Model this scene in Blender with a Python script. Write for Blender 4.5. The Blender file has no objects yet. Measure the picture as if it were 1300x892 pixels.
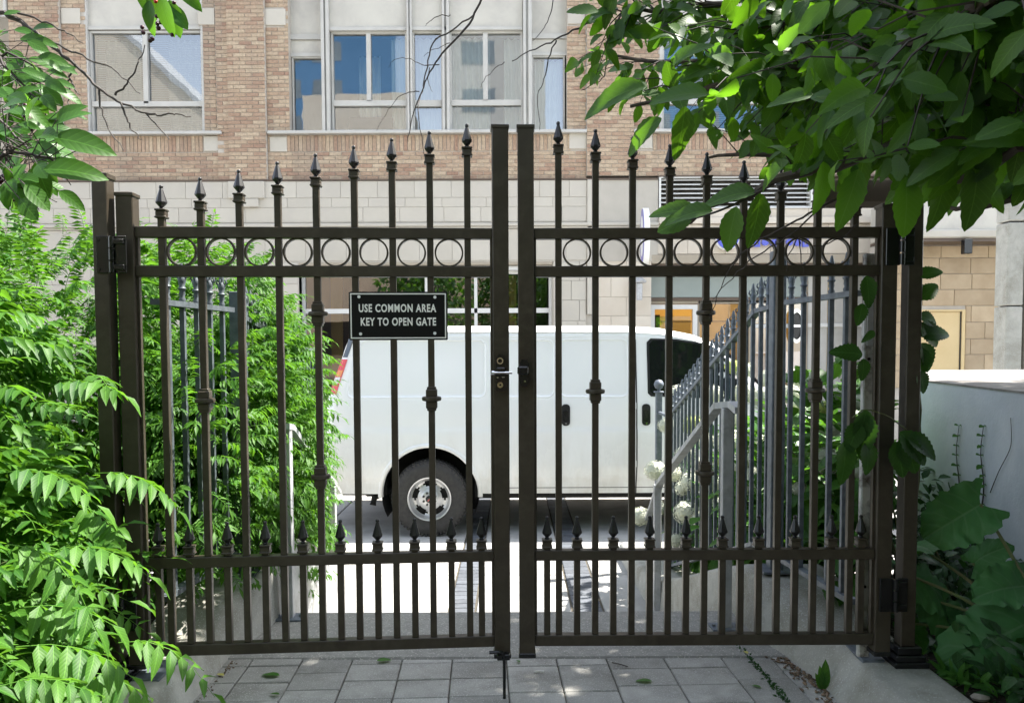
import bpy, bmesh, math, random
import numpy as np
from mathutils import Vector, Matrix, Euler
random.seed(7); np.random.seed(7)
R = math.radians
sc = bpy.context.scene
C = sc.collection

# ------------------------------------------------------------------ camera
F = 982.0; CX, CY = 650.0, 488.0            # focal length and principal point in photo pixels (1300 x 892, cropped)
PITCH, ROLL, CAMZ = R(2.75), R(-0.25), 1.35
cam = bpy.data.cameras.new('camera'); camo = bpy.data.objects.new('camera', cam); C.objects.link(camo)
camo.location = (0, 0, CAMZ)
CR = Matrix.Rotation(R(90) - PITCH, 3, 'X') @ Matrix.Rotation(ROLL, 3, 'Z')
camo.rotation_euler = CR.to_euler()
cam.sensor_width = 36; cam.lens = 36 * F / 1300
cam.shift_y = (CY - 446) / 1300
cam.clip_start = 0.05; cam.clip_end = 2000
sc.camera = camo
sc.render.resolution_x, sc.render.resolution_y = 1024, 702
CO = Vector((0, 0, CAMZ))
def P(px, py, Y):
    d = CR @ Vector(((px - CX) / F, (CY - py) / F, -1))
    return CO + d * (Y / d.y)
def proj(v):
    q = CR.transposed() @ (Vector(v) - CO)
    if q.z > -0.05: return None
    return (CX + F * q.x / -q.z, CY - F * q.y / -q.z, -q.z)

# ------------------------------------------------------------------ light
SUN = Vector((0.50, 0.17, 0.85)).normalized()
w = bpy.data.worlds.new('World'); sc.world = w; w.use_nodes = True
nt = w.node_tree; sky = nt.nodes.new('ShaderNodeTexSky'); sky.sky_type = 'NISHITA'; sky.sun_disc = False
sky.sun_elevation = math.asin(SUN.z); sky.sun_rotation = math.atan2(SUN.x, SUN.y)
nt.nodes['Background'].inputs[1].default_value = 0.12
hs = nt.nodes.new('ShaderNodeHueSaturation'); hs.inputs['Saturation'].default_value = 0.5
nt.links.new(sky.outputs[0], hs.inputs['Color']); nt.links.new(hs.outputs[0], nt.nodes['Background'].inputs[0])
sl = bpy.data.lights.new('sun', 'SUN'); sl.energy = 3.7; sl.angle = R(0.5); sl.color = (1, 0.95, 0.87)
so = bpy.data.objects.new('sun', sl); C.objects.link(so); so.rotation_euler = SUN.to_track_quat('Z', 'Y').to_euler()
so.location = (6, 2, 12)
sc.view_settings.view_transform = 'Standard'; sc.view_settings.look = 'None'
sc.view_settings.exposure = 2.2; sc.view_settings.gamma = 1
sc.cycles.max_bounces = 7; sc.cycles.diffuse_bounces = 4; sc.cycles.glossy_bounces = 3; sc.cycles.transmission_bounces = 4
sc.cycles.transparent_max_bounces = 6; sc.cycles.caustics_reflective = False; sc.cycles.caustics_refractive = False
sc.cycles.use_denoising = True

# ------------------------------------------------------------------ materials
def nodes(m):
    m.use_nodes = True; n = m.node_tree.nodes; return n, m.node_tree.links, n['Principled BSDF']
def ramp(n, l, src, cols, pos=None):
    r = n.new('ShaderNodeValToRGB'); e = r.color_ramp.elements
    k = len(cols)
    while len(e) < k: e.new(0.5)
    for i, c in enumerate(cols):
        e[i].position = pos[i] if pos else i / (k - 1); e[i].color = (*c, 1)
    l.new(src, r.inputs[0]); return r.outputs[0]
def mixc(n, l, a, b, fac, mode='MIX'):
    x = n.new('ShaderNodeMix'); x.data_type = 'RGBA'; x.blend_type = mode
    for s, v in ((x.inputs[0], fac), (x.inputs[6], a), (x.inputs[7], b)):
        if isinstance(v, bpy.types.NodeSocket): l.new(v, s)
        elif isinstance(v, tuple): s.default_value = (*v, 1)
        else: s.default_value = v
    return x.outputs[2]
def noise(n, l, vec, scale, detail=4, rough=0.55, dist=0.0):
    x = n.new('ShaderNodeTexNoise'); x.inputs['Scale'].default_value = scale; x.inputs['Detail'].default_value = detail
    x.inputs['Roughness'].default_value = rough; x.inputs['Distortion'].default_value = dist
    l.new(vec, x.inputs['Vector']); return x.outputs['Fac']
def objvec(n, l, wander=False, world=False):
    tc = n.new('ShaderNodeTexCoord')
    if world: return n_geo(n).outputs['Position']
    if not wander: return tc.outputs['Object']
    oi = n.new('ShaderNodeObjectInfo'); a = n.new('ShaderNodeVectorMath'); a.operation = 'MULTIPLY_ADD'
    cb = n.new('ShaderNodeCombineXYZ')
    for i in range(3): l.new(oi.outputs['Random'], cb.inputs[i])
    l.new(cb.outputs[0], a.inputs[0]); a.inputs[1].default_value = (37, 51, 23); l.new(tc.outputs['Object'], a.inputs[2])
    return a.outputs[0]
def n_geo(n): return n.new('ShaderNodeNewGeometry')
def rnd(n, l):
    g = n_geo(n); oi = n.new('ShaderNodeObjectInfo')
    a = n.new('ShaderNodeMath'); a.operation = 'ADD'; l.new(g.outputs['Random Per Island'], a.inputs[0]); l.new(oi.outputs['Random'], a.inputs[1])
    f = n.new('ShaderNodeMath'); f.operation = 'FRACT'; l.new(a.outputs[0], f.inputs[0]); return f.outputs[0]
def bump(n, l, b, h, strength, dist=0.01):
    x = n.new('ShaderNodeBump'); x.inputs['Strength'].default_value = strength; x.inputs['Distance'].default_value = dist
    l.new(h, x.inputs['Height']); l.new(x.outputs[0], b.inputs['Normal'])
def surf(name, c1, c2=None, scale=4, rough=0.7, metal=0.0, bstr=0.0, bscale=60, spec=0.5, speck=None, speckscale=300,
         stain=None, stainscale=1.2, wander=False, coat=0.0, world=False, rr=0.0, bdist=0.004, piece=0.0):
    m = bpy.data.materials.new(name); n, l, b = nodes(m)
    b.inputs['Roughness'].default_value = rough; b.inputs['Metallic'].default_value = metal
    b.inputs['Specular IOR Level'].default_value = spec; b.inputs['Coat Weight'].default_value = coat
    v = objvec(n, l, wander, world)
    col = None
    if c2: col = ramp(n, l, noise(n, l, v, scale, 6, 0.6), [c1, c2], [0.32, 0.7])
    if stain:
        f = ramp(n, l, noise(n, l, v, stainscale, 5, 0.65, 0.4), [(0, 0, 0), (1, 1, 1)], [0.45, 0.68])
        col = mixc(n, l, col or c1, stain, f)
    if speck:
        f = ramp(n, l, noise(n, l, v, speckscale, 1, 0.5), [(0, 0, 0), (1, 1, 1)], [0.62, 0.68])
        col = mixc(n, l, col or c1, speck, f)
    if piece:
        f = ramp(n, l, rnd(n, l), [(1 - piece,) * 3, (1 + piece * 0.6,) * 3])
        col = mixc(n, l, col or c1, f, 1.0, 'MULTIPLY')
    if col: l.new(col, b.inputs['Base Color'])
    else: b.inputs['Base Color'].default_value = (*c1, 1)
    if rr:
        q = n.new('ShaderNodeMapRange'); l.new(noise(n, l, v, scale * 2, 5), q.inputs[0])
        q.inputs[3].default_value = rough - rr; q.inputs[4].default_value = rough + rr; l.new(q.outputs[0], b.inputs['Roughness'])
    if bstr: bump(n, l, b, noise(n, l, v, bscale, 6, 0.65), bstr, bdist)
    return m
def glass(name, tint=(0.9, 0.95, 0.93), refl=0.20):
    m = bpy.data.materials.new(name); n, l, b = nodes(m); n.remove(b)
    t = n.new('ShaderNodeBsdfTransparent'); t.inputs[0].default_value = (*tint, 1)
    g = n.new('ShaderNodeBsdfGlossy'); g.inputs['Roughness'].default_value = 0.015; g.inputs[0].default_value = (0.92, 0.96, 1, 1)
    lw = n.new('ShaderNodeLayerWeight'); lw.inputs[0].default_value = 0.45
    mr = n.new('ShaderNodeMapRange'); l.new(lw.outputs['Fresnel'], mr.inputs[0]); mr.inputs[3].default_value = refl; mr.inputs[4].default_value = 1
    nz = n.new('ShaderNodeBump'); nz.inputs['Strength'].default_value = 0.035; nz.inputs['Distance'].default_value = 0.02
    l.new(noise(n, l, n_geo(n).outputs['Position'], 1.6, 2), nz.inputs['Height']); l.new(nz.outputs[0], g.inputs['Normal'])
    x = n.new('ShaderNodeMixShader'); l.new(mr.outputs[0], x.inputs[0]); l.new(t.outputs[0], x.inputs[1]); l.new(g.outputs[0], x.inputs[2])
    l.new(x.outputs[0], n['Material Output'].inputs[0]); return m
def leafmat(name, dark, light, trans, veins=7, rough=0.42, tfac=0.42, vein_c=None, back=None):
    m = bpy.data.materials.new(name); n, l, b = nodes(m)
    r = rnd(n, l); uv = n.new('ShaderNodeUVMap'); sp = n.new('ShaderNodeSeparateXYZ'); l.new(uv.outputs[0], sp.inputs[0])
    def mth(op, a, c, d=None):
        x = n.new('ShaderNodeMath'); x.operation = op
        for i, v in enumerate((a, c, d)):
            if v is None: continue
            if isinstance(v, bpy.types.NodeSocket): l.new(v, x.inputs[i])
            else: x.inputs[i].default_value = v
        return x.outputs[0]
    u = mth('ABSOLUTE', mth('SUBTRACT', sp.outputs[0], 0.5), 0.0)
    ph = mth('FRACT', mth('MULTIPLY', mth('SUBTRACT', sp.outputs[1], mth('MULTIPLY', u, 0.55)), float(veins)), 0.0)
    side = mth('LESS_THAN', mth('ABSOLUTE', mth('SUBTRACT', ph, 0.5), 0.0), 0.07)
    mid = mth('LESS_THAN', u, 0.018)
    vn = mth('MAXIMUM', mth('MULTIPLY', side, 0.40), mid)
    col = ramp(n, l, r, [dark, light])
    g = n_geo(n)
    col = mixc(n, l, col, noise_col(n, l, g.outputs['Position']), 0.25, 'MULTIPLY')
    col = mixc(n, l, col, vein_c or tuple(min(1, c * 1.9 + .01) for c in light), mth('MULTIPLY', vn, 0.8))
    if back: col = mixc(n, l, col, back, mth('MULTIPLY', g.outputs['Backfacing'], 0.65))
    l.new(col, b.inputs['Base Color']); b.inputs['Roughness'].default_value = rough; b.inputs['Specular IOR Level'].default_value = 0.3
    hgt = mth('SUBTRACT', mth('ABSOLUTE', mth('SUBTRACT', ph, 0.5), 0.0), mth('MULTIPLY', mid, 0.3))
    bump(n, l, b, hgt, 0.18, 0.002)
    t = n.new('ShaderNodeBsdfTranslucent')
    tc = mixc(n, l, trans, tuple(c * 0.30 for c in trans), r)
    tc = mixc(n, l, tc, tuple(c * 0.5 for c in trans), mth('MULTIPLY', vn, 0.7))
    l.new(tc, t.inputs[0])
    x = n.new('ShaderNodeMixShader'); x.inputs[0].default_value = tfac
    l.new(b.outputs[0], x.inputs[1]); l.new(t.outputs[0], x.inputs[2]); l.new(x.outputs[0], n['Material Output'].inputs[0])
    return m
def noise_col(n, l, v): return ramp(n, l, noise(n, l, v, 35, 4), [(0.55, 0.55, 0.5), (1, 1, 1)], [0.3, 0.65])

M = {}
M['bronze'] = surf('bronze_powder_coat', (0.036, 0.029, 0.020), (0.052, 0.042, 0.029), 5, 0.40, 0.0, 0.10, 500, stain=(0.060, 0.050, 0.036), stainscale=16, spec=0.35, rr=0.05, bdist=0.001)
M['black'] = surf('black_hardware', (0.008, 0.008, 0.008), (0.014, 0.014, 0.015), 20, 0.22, bstr=0.05, bscale=500, bdist=0.001)
M['blackfin'] = surf('black_cast_iron_paint', (0.012, 0.011, 0.012), None, rough=0.38)
M['chrome'] = surf('polished_steel', (0.8, 0.8, 0.8), None, rough=0.12, metal=1)
M['brass'] = surf('worn_brass', (0.6, 0.55, 0.4), None, rough=0.3, metal=1)
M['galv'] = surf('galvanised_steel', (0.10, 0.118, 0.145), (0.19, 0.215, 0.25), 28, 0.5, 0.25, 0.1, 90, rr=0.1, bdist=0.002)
M['galvshade'] = surf('shade_toned_galvanised', (0.06, 0.075, 0.085), (0.12, 0.14, 0.155), 25, 0.55, 0.2, 0.1, 90, bdist=0.002)  # darker copy of the steel; the left fence's shade is in its colour
M['greypaint'] = surf('grey_painted_steel', (0.42, 0.43, 0.45), (0.52, 0.53, 0.54), 18, 0.45, 0.1, 0.08, 120, stain=(0.30, 0.30, 0.29), stainscale=9, bdist=0.002)
M['peel'] = surf('peeling_white_paint', (0.62, 0.62, 0.60), (0.5, 0.5, 0.48), 15, 0.6, stain=(0.10, 0.08, 0.07), stainscale=16, bstr=0.3, bscale=40)
M['conc'] = surf('weathered_concrete', (0.34, 0.335, 0.305), (0.47, 0.46, 0.42), 7, 0.85, bstr=0.35, bscale=90, stain=(0.25, 0.24, 0.20), stainscale=3.2, speck=(0.5, 0.5, 0.47), speckscale=160)
M['agg'] = surf('aggregate_concrete', (0.22, 0.215, 0.20), (0.30, 0.295, 0.275), 25, 0.9, bstr=0.5, bscale=180, speck=(0.46, 0.44, 0.40), speckscale=120)
M['walk'] = surf('pale_concrete_walk', (0.37, 0.365, 0.35), (0.47, 0.465, 0.45), 2.5, 0.8, bstr=0.2, bscale=80, stain=(0.27, 0.265, 0.25), stainscale=1.6)
M['band'] = surf('dark_clay_paver', (0.075, 0.085, 0.10), (0.12, 0.13, 0.15), 30, 0.65, bstr=0.3, bscale=90, piece=0.25, wander=True)
M['paver'] = surf('concrete_paver', (0.29, 0.283, 0.265), (0.39, 0.38, 0.358), 9, 0.82, bstr=0.45, bscale=170, speck=(0.50, 0.50, 0.47), speckscale=210, stain=(0.22, 0.213, 0.195), stainscale=3.5, wander=True, piece=0.20)
M['sand'] = surf('dark_joint_sand', (0.05, 0.045, 0.035), (0.12, 0.105, 0.08), 60, 0.95, bstr=0.6, bscale=200)
M['soil'] = surf('garden_soil', (0.022, 0.017, 0.012), (0.06, 0.045, 0.032), 22, 0.95, bstr=0.9, bscale=70, bdist=0.02, speck=(0.16, 0.14, 0.11), speckscale=70)
M['greywall'] = surf('painted_grey_wall', (0.52, 0.56, 0.60), (0.60, 0.64, 0.68), 3, 0.75, bstr=0.35, bscale=45, stain=(0.66, 0.69, 0.72), stainscale=2.2, bdist=0.006)
M['walltop'] = surf('weathered_wall_top', (0.22, 0.20, 0.185), (0.32, 0.30, 0.28), 5, 0.9, bstr=0.4, bscale=50, stain=(0.13, 0.12, 0.11), stainscale=3)
M['brick'] = None
M['mortar'] = surf('mortar', (0.40, 0.36, 0.31), (0.50, 0.46, 0.40), 5, 0.95, bstr=0.3, bscale=60)
M['stonemortar'] = surf('pale_stone_mortar', (0.40, 0.375, 0.325), (0.45, 0.42, 0.37), 3, 0.9)
M['stone'] = surf('limestone', (0.455, 0.425, 0.365), (0.505, 0.475, 0.415), 1.5, 0.85, bstr=0.12, bscale=50, stain=(0.45, 0.42, 0.37), stainscale=0.9, piece=0.035, wander=True)
M['warmstone'] = surf('warm_limestone', (0.52, 0.46, 0.38), (0.60, 0.55, 0.47), 1.5, 0.85, bstr=0.12, bscale=50, piece=0.08, wander=True)
M['tanblock'] = surf('tan_block', (0.36, 0.27, 0.17), (0.46, 0.36, 0.24), 3, 0.85, bstr=0.15, bscale=40, piece=0.12, wander=True)
M['frame'] = surf('grey_window_frame', (0.42, 0.41, 0.38), (0.50, 0.49, 0.46), 3, 0.5, bstr=0.03)
M['panel'] = surf('beige_metal_panel', (0.46, 0.44, 0.39), (0.54, 0.52, 0.46), 1.2, 0.55, stain=(0.42, 0.40, 0.36), stainscale=2)
M['tanmetal'] = surf('tan_soffit_metal', (0.30, 0.26, 0.20), (0.38, 0.33, 0.26), 2, 0.5)
M['whiteframe'] = surf('white_shop_frame', (0.62, 0.62, 0.60), None, rough=0.4)
M['flash'] = surf('brown_flashing', (0.10, 0.07, 0.05), None, rough=0.5)
M['glass'] = glass('window_glass')
M['shopglass'] = glass('shop_glass', (0.7, 0.75, 0.72), 0.22)
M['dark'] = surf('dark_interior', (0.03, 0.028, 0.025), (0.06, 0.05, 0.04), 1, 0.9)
M['room'] = surf('room_wall', (0.30, 0.28, 0.24), None, rough=0.9)
M['ochre'] = surf('ochre_lobby_wall', (0.50, 0.31, 0.08), (0.58, 0.38, 0.11), 1, 0.6)
M['curtain'] = surf('sheer_curtain', (0.70, 0.75, 0.72), (0.80, 0.84, 0.81), 4, 0.9)
M['blind'] = surf('horizontal_blind', (0.50, 0.54, 0.54), None, rough=0.6)
M['greenpanel'] = surf('grey_green_fascia', (0.24, 0.28, 0.26), (0.28, 0.32, 0.30), 2, 0.6)
M['yellowdoor'] = surf('yellow_door_paint', (0.55, 0.41, 0.20), (0.60, 0.46, 0.24), 2, 0.5)
M['vanwhite'] = None
M['plainwhite'] = surf('white_van_paint', (0.74, 0.755, 0.765), (0.80, 0.81, 0.815), 1.5, 0.24, coat=0.6, rr=0.04)
M['plastic'] = surf('black_plastic', (0.014, 0.014, 0.015), None, rough=0.35)
M['under'] = surf('underbody', (0.012, 0.012, 0.012), None, rough=0.9)
M['tyre'] = surf('tyre_rubber', (0.020, 0.019, 0.019), (0.04, 0.038, 0.035), 30, 0.75, bstr=0.3, bscale=60)
M['rim'] = surf('silver_steel_rim', (0.50, 0.50, 0.50), (0.60, 0.60, 0.60), 8, 0.35, 0.6)
M['redlight'] = surf('red_tail_lens', (0.65, 0.012, 0.01), None, rough=0.15, coat=1)
M['amber'] = surf('amber_lens', (0.75, 0.22, 0.02), None, rough=0.15, coat=1)
M['clearlens'] = surf('clear_lens', (0.7, 0.68, 0.66), None, rough=0.12, coat=1)
M['vanglass'] = surf('dark_van_glass', (0.008, 0.009, 0.010), None, rough=0.04, spec=0.8, coat=0.4)
M['blueglass'] = surf('tinted_rear_glass', (0.03, 0.045, 0.06), None, rough=0.05, spec=0.9)
M['signblack'] = surf('sign_black_face', (0.006, 0.006, 0.006), None, rough=0.5, spec=0.2, bstr=0.05, bscale=300, bdist=0.001)
M['signwhite'] = surf('sign_cream_print', (0.86, 0.85, 0.80), None, rough=0.5)
M['white'] = surf('white_enamel', (0.78, 0.78, 0.76), None, rough=0.4)
M['blue'] = surf('blue_sign_enamel', (0.10, 0.12, 0.52), None, rough=0.35)
M['purple'] = surf('violet_sign_rim', (0.24, 0.22, 0.50), None, rough=0.4)
M['bark'] = surf('grey_brown_bark', (0.045, 0.033, 0.026), (0.09, 0.07, 0.055), 30, 0.85, bstr=0.6, bscale=80)
M['twig'] = surf('dark_twig', (0.022, 0.016, 0.013), (0.05, 0.038, 0.03), 60, 0.7)
M['gstem'] = surf('green_stem', (0.09, 0.13, 0.04), (0.13, 0.11, 0.05), 12, 0.6)
M['berry'] = surf('dark_red_berry', (0.10, 0.006, 0.012), (0.02, 0.004, 0.012), 25, 0.25)
M['redberry'] = surf('ripe_red_berry', (0.55, 0.02, 0.02), None, rough=0.25)
M['petal'] = surf('white_petals', (0.52, 0.55, 0.42), (0.68, 0.69, 0.60), 20, 0.8)
M['greenpetal'] = surf('lime_petals', (0.42, 0.50, 0.12), (0.55, 0.60, 0.2), 20, 0.8)
M['debris'] = surf('dry_litter', (0.10, 0.06, 0.035), (0.26, 0.19, 0.13), 40, 0.9, piece=0.5)
M['pebble'] = surf('pebble_stone', (0.25, 0.22, 0.18), (0.42, 0.38, 0.33), 20, 0.8, piece=0.3)
M['tower'] = surf('beige_tower_cladding', (0.50, 0.44, 0.36), (0.58, 0.52, 0.44), 0.3, 0.8)
M['bluetower'] = surf('blue_curtain_wall', (0.10, 0.22, 0.36), (0.14, 0.28, 0.44), 0.2, 0.12, 0.5)
M['towerglass'] = surf('tower_window_glass', (0.16, 0.19, 0.21), (0.22, 0.26, 0.28), 0.5, 0.1)
M['yellowleaf'] = surf('yellowed_leaf', (0.50, 0.46, 0.10), None, rough=0.6)
M['bulb'] = bpy.data.materials.new('lit_ceiling_panel'); n_, l_, b_ = nodes(M['bulb'])
b_.inputs['Emission Color'].default_value = (1, 0.78, 0.45, 1); b_.inputs['Emission Strength'].default_value = 0.9
def vanmat():  # colour turns warmer, greyer and rougher towards the bottom, broken up by noise
    m = bpy.data.materials.new('graded_white_van_paint'); n, l, b = nodes(m); v = objvec(n, l); sp = n.new('ShaderNodeSeparateXYZ'); l.new(v, sp.inputs[0])
    mr = n.new('ShaderNodeMapRange'); l.new(sp.outputs[2], mr.inputs[0]); mr.inputs[1].default_value = 1.15; mr.inputs[2].default_value = .40
    mp = n.new('ShaderNodeMapping'); mp.inputs['Scale'].default_value = (1, 1, .35); l.new(v, mp.inputs[0])
    d = ramp(n, l, noise(n, l, mp.outputs[0], 3.5, 6, .65), [(0.1,) * 3, (1,) * 3], [.35, .7])
    a = n.new('ShaderNodeMath'); a.operation = 'MULTIPLY'; l.new(mr.outputs[0], a.inputs[0]); l.new(d, a.inputs[1])
    sc2 = ramp(n, l, noise(n, l, v, 60, 3), [(0, 0, 0), (1, 1, 1)], [.70, .74]); 
    c = mixc(n, l, (0.79, 0.80, 0.795), (0.50, 0.475, 0.42), a.outputs[0]); l.new(c, b.inputs['Base Color'])
    q = n.new('ShaderNodeMapRange'); l.new(a.outputs[0], q.inputs[0]); q.inputs[3].default_value = .20; q.inputs[4].default_value = .55; l.new(q.outputs[0], b.inputs['Roughness'])
    b.inputs['Coat Weight'].default_value = .5; return m
M['vanwhite'] = vanmat()
def brickmat():
    m = bpy.data.materials.new('face_brick'); n, l, b = nodes(m)
    c = ramp(n, l, rnd(n, l), [(0.32, 0.20, 0.142), (0.39, 0.28, 0.195), (0.43, 0.33, 0.232), (0.475, 0.375, 0.268), (0.35, 0.232, 0.165), (0.445, 0.345, 0.245)],
             [0, 0.2, 0.42, 0.65, 0.82, 1])
    g = n_geo(n).outputs['Position']
    c = mixc(n, l, c, ramp(n, l, noise(n, l, g, 28, 5), [(0.72, 0.72, 0.72), (1.15, 1.15, 1.15)], [0.3, 0.7]), 1.0, 'MULTIPLY')
    mp = n.new('ShaderNodeMapping'); mp.inputs['Scale'].default_value = (2.2, 1, 0.35); l.new(g, mp.inputs[0])
    c = mixc(n, l, c, (0.17, 0.14, 0.12), ramp(n, l, noise(n, l, mp.outputs[0], 1.0, 5), [(0, 0, 0), (0.55, 0.55, 0.55)], [0.5, 0.75]))
    l.new(c, b.inputs['Base Color']); b.inputs['Roughness'].default_value = 0.9
    bump(n, l, b, noise(n, l, g, 120, 5), 0.3, 0.004); return m
M['brick'] = brickmat()
M['leaf_big'] = leafmat('broad_tree_leaf', (0.012, 0.042, 0.010), (0.048, 0.110, 0.014), (0.26, 0.62, 0.02), 9, tfac=0.36, rough=0.5, back=(0.045, 0.09, 0.045))
M['leaf_vine'] = leafmat('dark_vine_leaf', (0.014, 0.050, 0.010), (0.028, 0.080, 0.014), (0.10, 0.28, 0.02), 9, tfac=0.3)
M['leaf_berry'] = leafmat('oval_tree_leaf', (0.025, 0.08, 0.010), (0.05, 0.14, 0.015), (0.18, 0.45, 0.03), 7, tfac=0.38)
M['leaf_shrub'] = leafmat('feathery_shrub_leaf', (0.022, 0.090, 0.012), (0.085, 0.215, 0.022), (0.20, 0.48, 0.03), 9, tfac=0.40, rough=0.5)
M['leaf_hyd'] = leafmat('hydrangea_leaf', (0.028, 0.11, 0.018), (0.07, 0.185, 0.028), (0.18, 0.46, 0.03), 6, tfac=0.33)
M['leaf_bur'] = leafmat('burdock_leaf', (0.040, 0.135, 0.040), (0.055, 0.17, 0.050), (0.12, 0.34, 0.03), 5, tfac=0.18, rough=0.6, vein_c=(0.10, 0.20, 0.09))
M['leaf_ground'] = leafmat('dark_ground_leaf', (0.015, 0.05, 0.015), (0.03, 0.085, 0.022), (0.06, 0.2, 0.02), 5, tfac=0.2)

# ------------------------------------------------------------------ mesh helpers
class MB:
    def __init__(s): s.v = []; s.f = []; s.M = Matrix.Identity(4)
    def add(s, vs, fs):
        o = len(s.v); s.v += [s.M @ Vector(v) for v in vs]; s.f += [[i + o for i in f] for f in fs]; return s
    def box(s, x0, x1, y0, y1, z0, z1, b=0.0):
        if x1 < x0: x0, x1 = x1, x0
        if y1 < y0: y0, y1 = y1, y0
        if z1 < z0: z0, z1 = z1, z0
        if b <= 0:
            return s.add([(x, y, z) for x in (x0, x1) for y in (y0, y1) for z in (z0, z1)],
                         [(0, 1, 3, 2), (4, 6, 7, 5), (0, 4, 5, 1), (2, 3, 7, 6), (0, 2, 6, 4), (1, 5, 7, 3)])
        c = ((x0 + x1) / 2, (y0 + y1) / 2, (z0 + z1) / 2); h = ((x1 - x0) / 2, (y1 - y0) / 2, (z1 - z0) / 2)
        b = min(b, min(h) * 0.8); vs = []; ix = {}
        for sx in (-1, 1):
            for sy in (-1, 1):
                for sz in (-1, 1):
                    S = (sx, sy, sz)
                    for a in range(3):
                        ix[(S, a)] = len(vs)
                        vs.append(tuple(c[k] + S[k] * (h[k] if k == a else h[k] - b) for k in range(3)))
        fs = []
        for a in range(3):
            o1, o2 = (a + 1) % 3, (a + 2) % 3
            for sg in (-1, 1):
                q = []
                for (p, r) in ((-1, -1), (1, -1), (1, 1), (-1, 1)):
                    S = [0, 0, 0]; S[a] = sg; S[o1] = p; S[o2] = r; q.append(ix[(tuple(S), a)])
                fs.append(q if sg > 0 else q[::-1])
            for p in (-1, 1):
                for r in (-1, 1):
                    A = [0, 0, 0]; B = [0, 0, 0]; A[o1] = B[o1] = p; A[o2] = B[o2] = r; A[a] = -1; B[a] = 1; A = tuple(A); B = tuple(B)
                    fs.append([ix[(A, o1)], ix[(B, o1)], ix[(B, o2)], ix[(A, o2)]])
        for sx in (-1, 1):
            for sy in (-1, 1):
                for sz in (-1, 1): fs.append([ix[((sx, sy, sz), a)] for a in range(3)])
        return s.add(vs, fs)
    def tube(s, pts, r, seg=6, r2=None, cap=True):
        pts = [Vector(p) for p in pts]; n = len(pts); vs = []; fs = []
        up = Vector((0.13, 0.31, 0.94)).normalized()
        for i, p in enumerate(pts):
            t = (pts[min(i + 1, n - 1)] - pts[max(i - 1, 0)])
            t = t.normalized() if t.length > 1e-9 else Vector((0, 0, 1))
            a = t.cross(up)
            if a.length < 0.05: a = t.cross(Vector((1, 0, 0)))
            a.normalize(); c = t.cross(a)
            rr = (r[i] if isinstance(r, (list, tuple)) else (r if r2 is None else r + (r2 - r) * i / max(1, n - 1)))
            for k in range(seg):
                an = 2 * math.pi * k / seg; vs.append(p + (a * math.cos(an) + c * math.sin(an)) * rr)
        for i in range(n - 1):
            for k in range(seg):
                fs.append([i * seg + k, i * seg + (k + 1) % seg, (i + 1) * seg + (k + 1) % seg, (i + 1) * seg + k])
        if cap: fs += [list(range(seg))[::-1], [(n - 1) * seg + k for k in range(seg)]]
        return s.add(vs, fs)
    def lathe(s, prof, seg=12, c=(0, 0, 0), axis='Z', ph=0.0, sy=1.0, cap=True):
        vs = []; fs = []
        for (r, z) in prof:
            for k in range(seg):
                an = 2 * math.pi * (k + ph) / seg; x, y = r * math.cos(an), r * math.sin(an) * sy
                vs.append({'Z': (c[0] + x, c[1] + y, c[2] + z), 'Y': (c[0] + x, c[1] + z, c[2] + y), 'X': (c[0] + z, c[1] + x, c[2] + y)}[axis])
        n = len(prof)
        for i in range(n - 1):
            for k in range(seg): fs.append([i * seg + k, i * seg + (k + 1) % seg, (i + 1) * seg + (k + 1) % seg, (i + 1) * seg + k])
        if cap and prof[0][0] > 1e-6: fs.append(list(range(seg))[::-1])
        if cap and prof[-1][0] > 1e-6: fs.append([(n - 1) * seg + k for k in range(seg)])
        return s.add(vs, fs)
    def ring(s, ro, ri, d, seg=32, c=(0, 0, 0), axis='Y'):
        vs = []; fs = []
        for k in range(seg):
            a = 2 * math.pi * k / seg; ca, sa = math.cos(a), math.sin(a)
            for (r, y) in ((ro, -d / 2), (ro, d / 2), (ri, d / 2), (ri, -d / 2)):
                vs.append((c[0] + r * ca, c[1] + y, c[2] + r * sa) if axis == 'Y' else (c[0] + y, c[1] + r * ca, c[2] + r * sa))
            o, q = k * 4, ((k + 1) % seg) * 4
            for j in range(4): fs.append([o + j, o + (j + 1) % 4, q + (j + 1) % 4, q + j])
        return s.add(vs, fs)
    def prism(s, poly, y0, y1, plane='XZ'):
        n = len(poly)
        f = {'XZ': lambda a, b, t: (a, t, b), 'XY': lambda a, b, t: (a, b, t), 'YZ': lambda a, b, t: (t, a, b)}[plane]
        vs = [f(a, b, y0) for a, b in poly] + [f(a, b, y1) for a, b in poly]
        fs = [list(range(n)), list(range(n, 2 * n))[::-1]] + [[i, i + n, (i + 1) % n + n, (i + 1) % n] for i in range(n)]
        return s.add(vs, fs)
    def grid(s, rows):
        n, m = len(rows), len(rows[0]); return s.add([p for r in rows for p in r], [[i * m + j, i * m + j + 1, (i + 1) * m + j + 1, (i + 1) * m + j] for i in range(n - 1) for j in range(m - 1)])
    def mesh(s, name, mat, smooth=False, fix=True, angle=35):
        me = bpy.data.meshes.new(name); me.from_pydata([tuple(v) for v in s.v], [], s.f)
        if fix:
            bm = bmesh.new(); bm.from_mesh(me); bmesh.ops.recalc_face_normals(bm, faces=bm.faces); bm.to_mesh(me); bm.free()
        if mat: me.materials.append(mat)
        if smooth:
            me.shade_smooth()
            if angle < 180: me.set_sharp_from_angle(angle=R(angle))
        return me
    def build(s, name, mat, parent=None, smooth=False, fix=True, angle=35):
        return link(name, s.mesh(name, mat, smooth, fix, angle), parent)
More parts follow.
